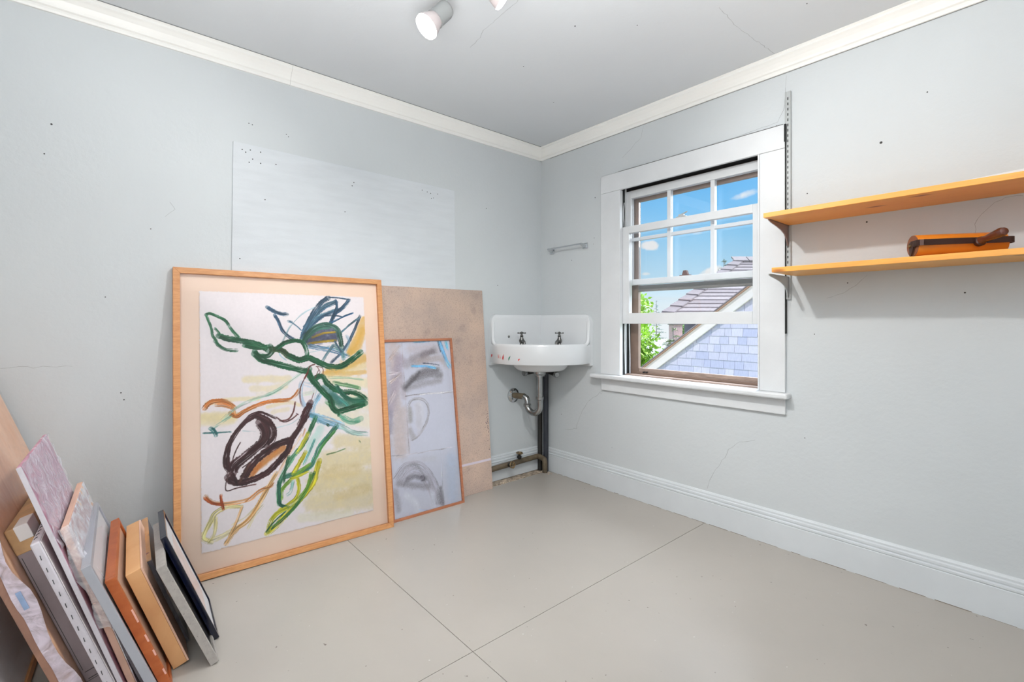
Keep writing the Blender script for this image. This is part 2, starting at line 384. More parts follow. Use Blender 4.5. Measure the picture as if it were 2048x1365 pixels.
for a, b, r in ((2.07, 1.86, .006), (1.79, 1.70, .003), (2.02, 1.53, .004), (2.16, 1.62, .0025), (1.67, 2.03, .003), (1.655, 2.06, .003), (1.64, 2.045, .004), (1.665, 1.985, .003),
                (.512, 1.66, .003), (.505, 1.62, .002), (.31, 1.53, .003), (.52, 1.93, .004), (.21, .43, .003), (1.95, 1.27, .003), (1.82, 1.04, .0025), (2.33, 1.21, .0035), (1.78, .55, .0025), (2.22, 2.02, .003), (.57, .62, .002), (.66, .28, .002)):
    hole(wr, 'y', a, b, r)
for a, b, r in ((-2.66, 1.87, .004), (-2.68, 1.75, .003), (-1.97, 2.06, .003), (-1.955, 2.057, .003), (-1.80, 2.05, .0025), (-1.79, 2.04, .0025), (-2.45, .8, .003), (-2.44, .77, .003), (-.42, 1.35, .003), (-.6, 1.2, .0025), (-2.35, 1.5, .0025), (-2.5, 1.2, .0025), (-.52, 1.87, .003)):
    hole(wl, 'x', a, b, r)
for a, b, r in ((1.19, -.95, .004), (1.37, -.75, .003), (.8, -.9, .003), (1.9, -.35, .003), (.62, -.5, .003)):
    hole(ce, 'z', a, b, r)

# ------------------------------------------------------------------ window
win = tag(empty('window_1', (1.155, 0, .755)), 'old white double-hung window with a raised lower sash', kind='structure')
CX0, CX1, CZ1 = .582, 1.700, 2.050
def strip(name, lo, hi, mat=WINW, par=win, bv=.002): return MB().box(lo, hi).build(name, mat, par, bevel=bv)
strip('side_casing', (CX0, -.018, .755), (.7275, .0, 1.935))
strip('side_casing', (1.583, -.018, .755), (CX1, .0, 1.935))
strip('head_casing', (CX0, -.019, 1.936), (CX1, .0, CZ1))
strip('sash_stop', (.7275, -.0185, .757), (.735, .011, 1.935), bv=.001); strip('sash_stop', (1.574, -.0185, .757), (1.5825, .011, 1.935), bv=.001)
strip('window_stool', (.519, -.062, .728), (1.723, .05, .7545), bv=.008)
strip('apron', (CX0, -.016, .648), (CX1, .0, .727), bv=.003)
strip('parting_gap', (.72, -.0184, 2.052), (1.69, -.001, 2.0535), CRACK, bv=0)
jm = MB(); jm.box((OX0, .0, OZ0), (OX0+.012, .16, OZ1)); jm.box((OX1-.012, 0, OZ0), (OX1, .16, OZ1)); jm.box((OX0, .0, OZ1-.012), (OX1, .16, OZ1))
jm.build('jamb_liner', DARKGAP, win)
strip('parting_bead', (OX0+.012, .050, .76), (OX0+.020, .057, OZ1-.012), bv=0); strip('parting_bead', (OX1-.020, .050, .76), (OX1-.012, .057, OZ1-.012), bv=0)
strip('outer_sill', (OX0, .05, .725), (OX1, .20, .762), SILLW); 
# upper sash (outer track), 3 x 2 panes
def sash(name, x0, x1, z0, z1, y0, y1, st, top, bot, vx, hz, mw=.024):
    s = MB().box((x0, y0, z0), (x0+st, y1, z1)).box((x1-st, y0, z0), (x1, y1, z1)).box((x0+st, y0, z1-top), (x1-st, y1, z1)).build(name, WINW, win, bevel=.0015)
    MB().box((x0+st, y0-.001, z0), (x1-st, y1, z0+bot)).build('bottom_rail', WINW, s, bevel=.002)
    for v in vx: MB().box((v-mw/2, y0+.006, z0+bot), (v+mw/2, y1-.002, z1-top)).build('muntin', WINW, s, bevel=.002)
    for h in hz: MB().box((x0+st, y0+.007, h-mw*.42), (x1-st, y1-.003, h+mw*.42)).build('muntin', WINW, s, bevel=.002)
    xs = [x0+st]+list(vx)+[x1-st]; zs = [z0+bot]+list(hz)+[z1-top]; ym = (y0+y1)/2
    for i in range(len(xs)-1):
        for k in range(len(zs)-1):
            MB().box((xs[i]+(mw/2 if i else 0), ym-.0015, zs[k]+(mw/2 if k else 0)), (xs[i+1]-(mw/2 if i < len(xs)-2 else 0), ym+.0015, zs[k+1]-(mw/2 if k < len(zs)-2 else 0))).build('pane', GLASS, s)
    return s
us = sash('upper_sash', .7245, 1.588, 1.330, 1.934, .058, .094, .040, .048, .036, [1.030, 1.299], [1.622])
ls = sash('lower_sash', .728, 1.588, 1.085, 1.700, .014, .048, .052, .044, .066, [], [])
lk = MB().box((1.105, .014, 1.700), (1.165, .044, 1.706)).box((1.118, .018, 1.706), (1.150, .036, 1.718)).tube([(1.13, .027, 1.716), (1.165, .020, 1.724), (1.175, .016, 1.726)], .004, 8)
lk.build('sash_lock', STEEL, win, bevel=.002)
MB().box((1.10, .06, 1.366), (1.165, .085, 1.371)).prism([(-.018, 0), (.018, 0), (.010, .026), (-.010, .026)], (1.133, .062, 1.371), (1.133, .083, 1.371), side=(1, 0, 0)).build('lock_keeper', paint('rusty_metal', (96, 70, 66), .7, .2, 40), win, bevel=.002)
# sash cords on the left
MB().tube(smooth_pts([(.733, .030, 1.86), (.7335, .022, 1.80), (.732, .030, 1.70)]), .0028, 6).build('sash_cord', WINW, win, smooth=True)
MB().tube(smooth_pts([(.736, .034, 1.085), (.739, .028, .95), (.742, .03, .80), (.743, .03, .765)]), .0032, 6).build('sash_cord', WINW, win, smooth=True)
MB().tube(smooth_pts([(.739, .074, 1.33), (.744, .07, 1.05), (.748, .07, .88), (.747, .072, .765)]), .0032, 6).build('sash_cord', WINW, win, smooth=True)
# brown storm window outside
sw = MB()
sy0, sy1 = .108, .135
sw.box((OX0+.012, sy0, .762), (.786, sy1, OZ1-.012)); sw.box((1.572, sy0, .762), (OX1-.012, sy1, OZ1-.012)); sw.box((.786, sy0, 1.868), (1.572, sy1, OZ1-.012))
sw.build('storm_frame', BROWNAL, win, bevel=.002)
strip('storm_rail', (.786, sy0+.004, .762), (1.572, sy1, .800), SILLW, bv=.002); strip('storm_rail', (.786, sy0-.012, .762), (1.572, sy0+.003, .778), BROWNAL, bv=.002)
strip('storm_rail', (.786, sy0, 1.290), (1.572, sy1-.004, 1.330), paint('grey_rail', (118, 116, 114), .5, .05), bv=.002)
for x in (.83, .85, 1.53): strip('storm_latch', (x, sy0-.018, .772), (x+.012, sy0-.006, .781), BLACK, bv=0)
MB().box((.7862, .1195, 1.33), (1.5718, .1225, 1.868)).build('storm_pane', GLASS, win)

# ------------------------------------------------------------------ painted board on the left wall
pb = MB(); P0 = [(-2.045, 1.28), (-.775, 1.265), (-.783, 1.944), (-2.038, 1.956)]
pb.quadbox([(.0, P0[0][0], P0[0][1]), (.0, P0[1][0], P0[1][1]), (.0, P0[2][0], P0[2][1]), (.0, P0[3][0], P0[3][1]), (.006, P0[0][0], P0[0][1]), (.006, P0[1][0], P0[1][1]), (.006, P0[2][0], P0[2][1]), (.006, P0[3][0], P0[3][1])])
board = pb.build('wall_board', PANELP, bevel=.001)
tag(board, 'thin board painted wall grey, screwed flat to the left wall, above the leaning frames', 'board')
for y, z in ((-2.0, 1.925), (-1.985, 1.915), (-1.965, 1.93), (-1.955, 1.888), (-1.97, 1.87), (-1.92, 1.93), (-1.92, 1.875), (-1.85, 1.885), (-1.45, 1.87), (-1.46, 1.85), (-1.02, 1.905), (-.985, 1.90), (-.96, 1.895), (-.955, 1.865), (-.91, 1.90), (-.94, 1.87), (-1.90, 1.7), (-1.50, 1.70), (-2.01, 1.40)):
    MB().lathe([(.0032, 0), (.0026, .0012)], (.0055, y, z), (1, 0, 0), 8).build('nail_hole', HOLE, board)

# ------------------------------------------------------------------ leaning panels
class Lean:
    """plane leaning on the left wall: X from left to right along the width, Y up the slope, Z out of the face"""
    def __init__(s, x, y, yaw, lean, Wd, roll=0):
        w = Vector((-math.sin(yaw), -math.cos(yaw), 0)); o = Vector((math.cos(yaw), -math.sin(yaw), 0))
        u = -o*math.sin(lean)+Vector((0, 0, math.cos(lean))); n = o*math.cos(lean)+Vector((0, 0, math.sin(lean)))
        s.M = frame_from(Vector((x, y, 0))+w*Wd, -w, u, n); s.root = Vector((x, y, 0))+w*Wd
        if roll:
            piv = Matrix.Translation((Wd, 0, 0)) @ Matrix.Rotation(roll, 4, 'Z') @ Matrix.Translation((-Wd, 0, 0)); s.M = s.M @ piv
def art(name, L, x0, y0, Wd, Hd, zz, nx, ny, base, strokes, mat, parent, deckle=0., seed=1, edge=.6, grain=.0):
    # colours are laid down as pigment on the sheet, stroke by stroke
    R = np.random.default_rng(seed)
    xs = x0+np.linspace(0, Wd, nx); ys = y0+np.linspace(0, Hd, ny)
    GX, GY = np.meshgrid(xs, ys); px = GX.ravel()*1000; py = GY.ravel()*1000
    col = np.tile(np.array(base, float)/255., (nx*ny, 1))
    T = R.random((64, 256)); T2 = R.random((128, 128))
    def vn(tab, a, b):
        a = a % tab.shape[0]; b = b % tab.shape[1]; i = a.astype(int); j = b.astype(int); fa = a-i; fb = b-j; i2 = (i+1) % tab.shape[0]; j2 = (j+1) % tab.shape[1]
        return (tab[i, j]*(1-fa)+tab[i2, j]*fa)*(1-fb)+(tab[i, j2]*(1-fa)+tab[i2, j2]*fa)*fb
    low = vn(T2, px/22., py/22.)*.5+vn(T2, px/9.+7, py/9.)*.3+vn(T2, px/4.+3, py/4.)*.2
    col *= (1-.015*vn(T2, px/60., py/60.))[:, None]
    for si, (k, c, w, al, pts) in enumerate(strokes):
        P = np.array([tuple(q) for q in smooth_pts([(a, b, 0) for a, b in pts], 6)])[:, :2]
        w = w*(1.14 if k == 'b' else 1.0); w2 = w/2.; mg = w*.75+2
        sel = np.where((px > P[:, 0].min()-mg) & (px < P[:, 0].max()+mg) & (py > P[:, 1].min()-mg) & (py < P[:, 1].max()+mg))[0]
        if len(sel) == 0: continue
        qx = px[sel]; qy = py[sel]; best = np.full(len(sel), 1e9); lat = np.zeros(len(sel)); al_ = np.zeros(len(sel)); acc = 0.
        for i in range(len(P)-1):
            a = P[i]; d = P[i+1]-a; ln = np.hypot(*d)
            if ln < 1e-6: continue
            d = d/ln; tt = np.clip((qx-a[0])*d[0]+(qy-a[1])*d[1], 0, ln); ex = qx-a[0]-d[0]*tt; ey = qy-a[1]-d[1]*tt
            r = np.hypot(ex, ey); m_ = r < best; best[m_] = r[m_]; lat[m_] = (ex*d[1]-ey*d[0])[m_]; al_[m_] = (acc+tt)[m_]; acc += ln
        if k == 'b':
            sd = np.where(lat > 0, 1.7, 9.3)
            wv = w2*(.74+.22*vn(T, sd+si*3.7, al_/11.)+.26*vn(T, sd*2+si*1.3, al_/3.2))
            soft = np.clip((wv-best)/(.10*w2+.7), 0, 1)
            br = vn(T, lat/2.4+si*11, al_/46.+si*5)
            dens = np.clip(al*1.25-.95*(1-al)*br-2.2*np.clip(br-.58, 0, 1)*np.clip(.45+.9*al_/(acc+1e-6)+.8*(best/w2), 0, 1.8), 0, 1)
            ends = np.clip(np.minimum(al_, acc-al_)/(w*.35+2)+.55, 0, 1)
            a_ = soft*np.clip(dens, 0, 1)*ends
            if grain > .5: a_ = a_*(.35+1.1*vn(T2, (qx+qy)/3.1, (qx-qy)/1.3))
            cc = np.array(c)/255.*(1+(vn(T, lat/3.+si, al_/50.)-.45)[:, None]*.85)
        else:
            soft = np.clip((w2*1.2-best*(1+.9*(low[sel]-.5)))/(w2*edge), 0, 1); soft = soft*soft*(3-2*soft)
            gr = vn(T2, (qx+qy)/3.1, (qx-qy)/1.3); a_ = soft*al*(.7+.5*low[sel])*(1-grain+grain*1.6*gr); cc = np.array(c)/255.*np.ones((len(sel), 1))*(1+(low[sel]-.5)[:, None]*.12)
        a_ = np.clip(a_, 0, 1)[:, None]; col[sel] = col[sel]*(1-a_)+np.clip(cc, 0, 1)*a_
    lin = np.where(col <= .04045, col/12.92, ((col+.055)/1.055)**2.4)
    gx, gy = GX.copy(), GY.copy()
    if deckle:
        for e, ax_ in ((0, 'l'), (nx-1, 'r')): gx[:, e] += deckle*(R.random(ny)-.5)
        gy[0, :] += deckle*(R.random(nx)-.5)*1.5; gy[ny-1, :] += deckle*(R.random(nx)-.5)
    M = wm(parent).inverted() @ L.M
    A = np.array(M); V = np.stack([gx.ravel(), gy.ravel(), np.full(nx*ny, zz), np.ones(nx*ny)], 1) @ A.T
    idx = np.arange(nx*ny).reshape(ny, nx); F = np.stack([idx[:-1, :-1], idx[:-1, 1:], idx[1:, 1:], idx[1:, :-1]], -1).reshape(-1, 4)
    me = bpy.data.meshes.new(name); me.vertices.add(nx*ny); me.vertices.foreach_set('co', V[:, :3].astype(np.float32).ravel())
    me.loops.add(F.size); me.loops.foreach_set('vertex_index', F.ravel().astype(np.int32)); me.polygons.add(len(F)); me.polygons.foreach_set('loop_start', (np.arange(len(F))*4).astype(np.int32))
    me.update(calc_edges=True)
    ca = me.color_attributes.new('ink', 'FLOAT_COLOR', 'POINT'); ca.data.foreach_set('color', np.concatenate([lin, np.ones((len(lin), 1))], 1).astype(np.float32).ravel())
    me.materials.append(mat); o = bpy.data.objects.new(name, me); COL.objects.link(o); o.parent = parent; return o
PAPER = vcol_mat('painted_paper')

def picture_frame(name, L, Wd, Hd, mw, depth, mat, lip=.004):
    """mitred box moulding; face plane at local Z=0, back at Z=-depth; returns the root with four rails"""
    root = empty(name, L.root)
    for k, (a, b) in enumerate((((0, 0), (Wd, 0)), ((Wd, 0), (Wd, Hd)), ((Wd, Hd), (0, Hd)), ((0, Hd), (0, 0)))):
        A_ = Vector((*a, 0)); B_ = Vector((*b, 0)); d = (B_-A_).normalized(); inn = Vector((-d.y, d.x, 0))
        v = [A_, B_, B_-d*mw+inn*mw, A_+d*mw+inn*mw]; c8 = [L.M @ (p+Vector((0, 0, -depth))) for p in v]+[L.M @ p for p in v]
        m = MB(); m.quadbox(c8); m.build(('bottom_rail', 'stile', 'top_rail', 'stile')[k], mat, root, bevel=.0015)
    return root
# chipboard sheet, rearmost
def chip_mat():
    m, t, b = base_mat('chipboard', .85); v = coords(t)
    n1 = noise(t, v, 4, 5); n2 = noise(t, v, 130, 3, .7); n3 = noise(t, v, 9, 5, .65)
    c = ramp(t, n1, [(.3, s2l((176, 158, 148))), (.5, s2l((190, 168, 154))), (.72, s2l((204, 178, 160)))])
    c2 = ramp(t, n2, [(.3, (.72, .72, .74)), (.5, (1, 1, 1)), (.75, (1.0, .98, .96))])
    c3 = ramp(t, n3, [(.25, (.78, .78, .80)), (.42, (1, 1, 1))])
    for cc in (c2, c3):
        x = t.nodes.new('ShaderNodeMix'); x.data_type = 'RGBA'; x.blend_type = 'MULTIPLY'; x.inputs[0].default_value = 1; t.links.new(c, x.inputs[6]); t.links.new(cc, x.inputs[7]); c = x.outputs[2]
    t.links.new(c, b.inputs['Base Color']); bump(t, b, n2, .3, .003); return m
LC = Lean(.125, -.562, 0, .0885, .85)
cb = MB(); cb.box((0, 0, -.008), (.85, 1.312, 0), LC.M)
cbo = cb.build('chipboard_sheet', chip_mat(), bevel=.0015)
tag(cbo, 'large bare brown chipboard sheet leaning against the wall behind the two framed pictures', 'board')
sp = MB()
for k in range(60):
    yy = random.gauss(.43, .07); xx = .85-.002-abs(random.gauss(0, .008)); r = random.uniform(.0008, .0032)
    sp.lathe([(r, 0), (r*.7, .0008)], LC.M @ Vector((xx-.006, yy, 0)), LC.M.to_3x3() @ Vector((0, 0, 1)), 7)
tag(sp.build('paint_smudge', paint('dark_smudge', (96, 88, 96), .8, .1), cbo), kind='stuff')
MB().box((.3, .185, 0), (.846, .199, .0006), LC.M).build('pale_line', paint('pale_line', (206, 196, 206), .8, .05), cbo)

# smaller framed drawing
LS = Lean(.204, -.841, .016, .143, .47)
sf = picture_frame('framed_drawing', LS, .47, 1.005, .014, .022, CHERRY)
tag(sf, 'tall narrow cherry-framed grey charcoal collage standing between the big picture and the chipboard', 'framed picture')
MB().box((.012, .012, -.020), (.458, .993, -.012), LS.M).build('backing', WHITEMAT, sf)
SMALL_STROKES=[  # left panel strokes carry a pinkish reflection painted into the drawing
('w',(206,192,190),96.7,0.9,[(72,969),(70,809),(68,643),(66,365)]),
('w',(206,192,190),95.6,0.8,[(109,588),(94,368)]),
('w',(172,160,176),92.6,0.8,[(20,599),(66,742),(104,891)]),
('w',(150,145,165),33.4,0.6,[(21,485),(38,597)]),
('b',(222,205,195),17.1,0.7,[(40,761),(116,806)]),
('b',(215,205,210),18.9,0.7,[(43,811),(98,815)]),
('b',(220,205,200),25.5,0.6,[(32,646),(63,701)]),
('b',(185,165,155),22.6,0.6,[(49,894),(118,967)]),
('w',(188,178,186),44.0,0.7,[(107,806),(120,670)]),
('b',(165,155,160),4.5,0.8,[(129,984),(130,678),(130,346)]),
('w',(196,188,194),82.2,0.7,[(183,948),(394,949)]),
('w',(150,140,145),54.6,0.7,[(188,887),(268,918),(340,933)]),
('w',(120,112,116),46.7,0.7,[(257,901),(330,925)]),
('w',(160,150,155),62.7,0.6,[(148,855),(286,891)]),
('w',(175,160,155),64.7,0.6,[(235,871),(367,882),(427,847)]),
('w',(110,105,110),53.0,0.85,[(133,724),(189,775),(260,809),(351,811)]),
('w',(125,120,125),54.2,0.8,[(188,766),(278,785),(374,779)]),
('w',(155,150,156),53.3,0.7,[(147,718),(244,736),(366,748)]),
('w',(95,92,98),23.0,0.8,[(136,724),(199,774),(230,806)]),
('b',(75,80,100),7.5,0.9,[(259,859),(313,852),(369,840)]),
('b',(110,185,238),14.5,0.95,[(183,846),(272,839),(344,825)]),
('b',(110,185,240),27.4,0.9,[(381,986),(402,922),(423,861),(442,828)]),
('b',(120,200,240),17.9,0.9,[(429,985),(437,938)]),
('b',(80,95,115),9.8,0.7,[(371,986),(386,922)]),
('b',(150,205,240),9.2,0.8,[(205,986),(314,988)]),
('b',(178,172,180),7.0,0.9,[(130,676),(220,676),(454,668)]),
('b',(228,228,238),10.9,0.7,[(220,677),(454,673)]),
('w',(220,220,228),90.3,0.9,[(215,610),(212,508)]),
('b',(160,156,162),15.9,0.7,[(144,617),(170,648),(223,651),(264,621),(276,568),(250,503),(197,443),(151,425)]),
('w',(160,156,155),38.8,0.8,[(152,600),(152,533)]),
('w',(165,160,162),43.7,0.7,[(147,475),(163,439)]),
('w',(205,203,212),45.0,0.8,[(205,611),(203,459)]),
('b',(180,176,184),5.8,0.9,[(13,357),(133,345),(453,338)]),
('w',(190,205,228),113.2,0.6,[(407,271),(396,41)]),
('b',(186,190,205),5.5,0.7,[(333,340),(331,22)]),
('w',(205,205,215),50.3,0.8,[(63,317),(287,293)]),
('b',(140,135,145),13.2,0.55,[(26,237),(93,296),(190,290),(265,213),(306,116),(325,24)]),
('b',(144,139,149),13.2,0.55,[(34,229),(97,287),(188,283),(259,206),(298,116),(317,26)]),
('b',(148,143,153),13.2,0.55,[(41,222),(101,279),(187,275),(254,200),(289,116),(308,28)]),
('b',(152,147,157),13.3,0.55,[(49,215),(106,271),(185,268),(248,194),(280,115),(299,30)]),
('b',(156,151,161),13.3,0.55,[(56,208),(110,263),(184,261),(242,187),(271,115),(290,32)]),
('b',(160,155,165),13.3,0.55,[(63,200),(114,255),(183,254),(236,181),(262,115),(282,34)]),
('b',(164,159,169),13.3,0.55,[(71,193),(119,247),(181,247),(231,175),(253,114),(273,36)]),
('b',(168,163,173),13.4,0.55,[(79,186),(123,239),(180,240),(225,169),(244,114),(264,38)]),
('b',(172,167,177),13.4,0.55,[(86,178),(127,230),(178,233),(219,162),(236,114),(256,40)]),
('w',(110,104,112),42.3,0.7,[(109,212),(156,218),(215,190)]),
('w',(130,124,132),49.8,0.6,[(54,199),(134,174),(235,144)]),
('w',(150,146,155),49.3,0.6,[(34,156),(45,59)]),
('w',(120,116,124),36.2,0.7,[(317,118),(325,24)]),
('w',(225,228,238),50.2,0.85,[(94,127),(153,65),(159,23)]),
('w',(222,226,238),53.2,0.8,[(261,97),(263,14)]),
('b',(150,180,220),12.0,0.5,[(169,29),(224,7)]),
('b',(90,86,95),12.2,0.7,[(188,204),(207,208),(215,190),(196,186)])]

art('drawing', LS, .013, .013, .444, .979, -.011, 150, 330, (212, 214, 228), SMALL_STROKES, PAPER, sf, seed=3, edge=1.1, grain=.55)
MB().box((.013, .013, -.007), (.457, .992, -.005), LS.M).build('glazing', PGLASS, sf)

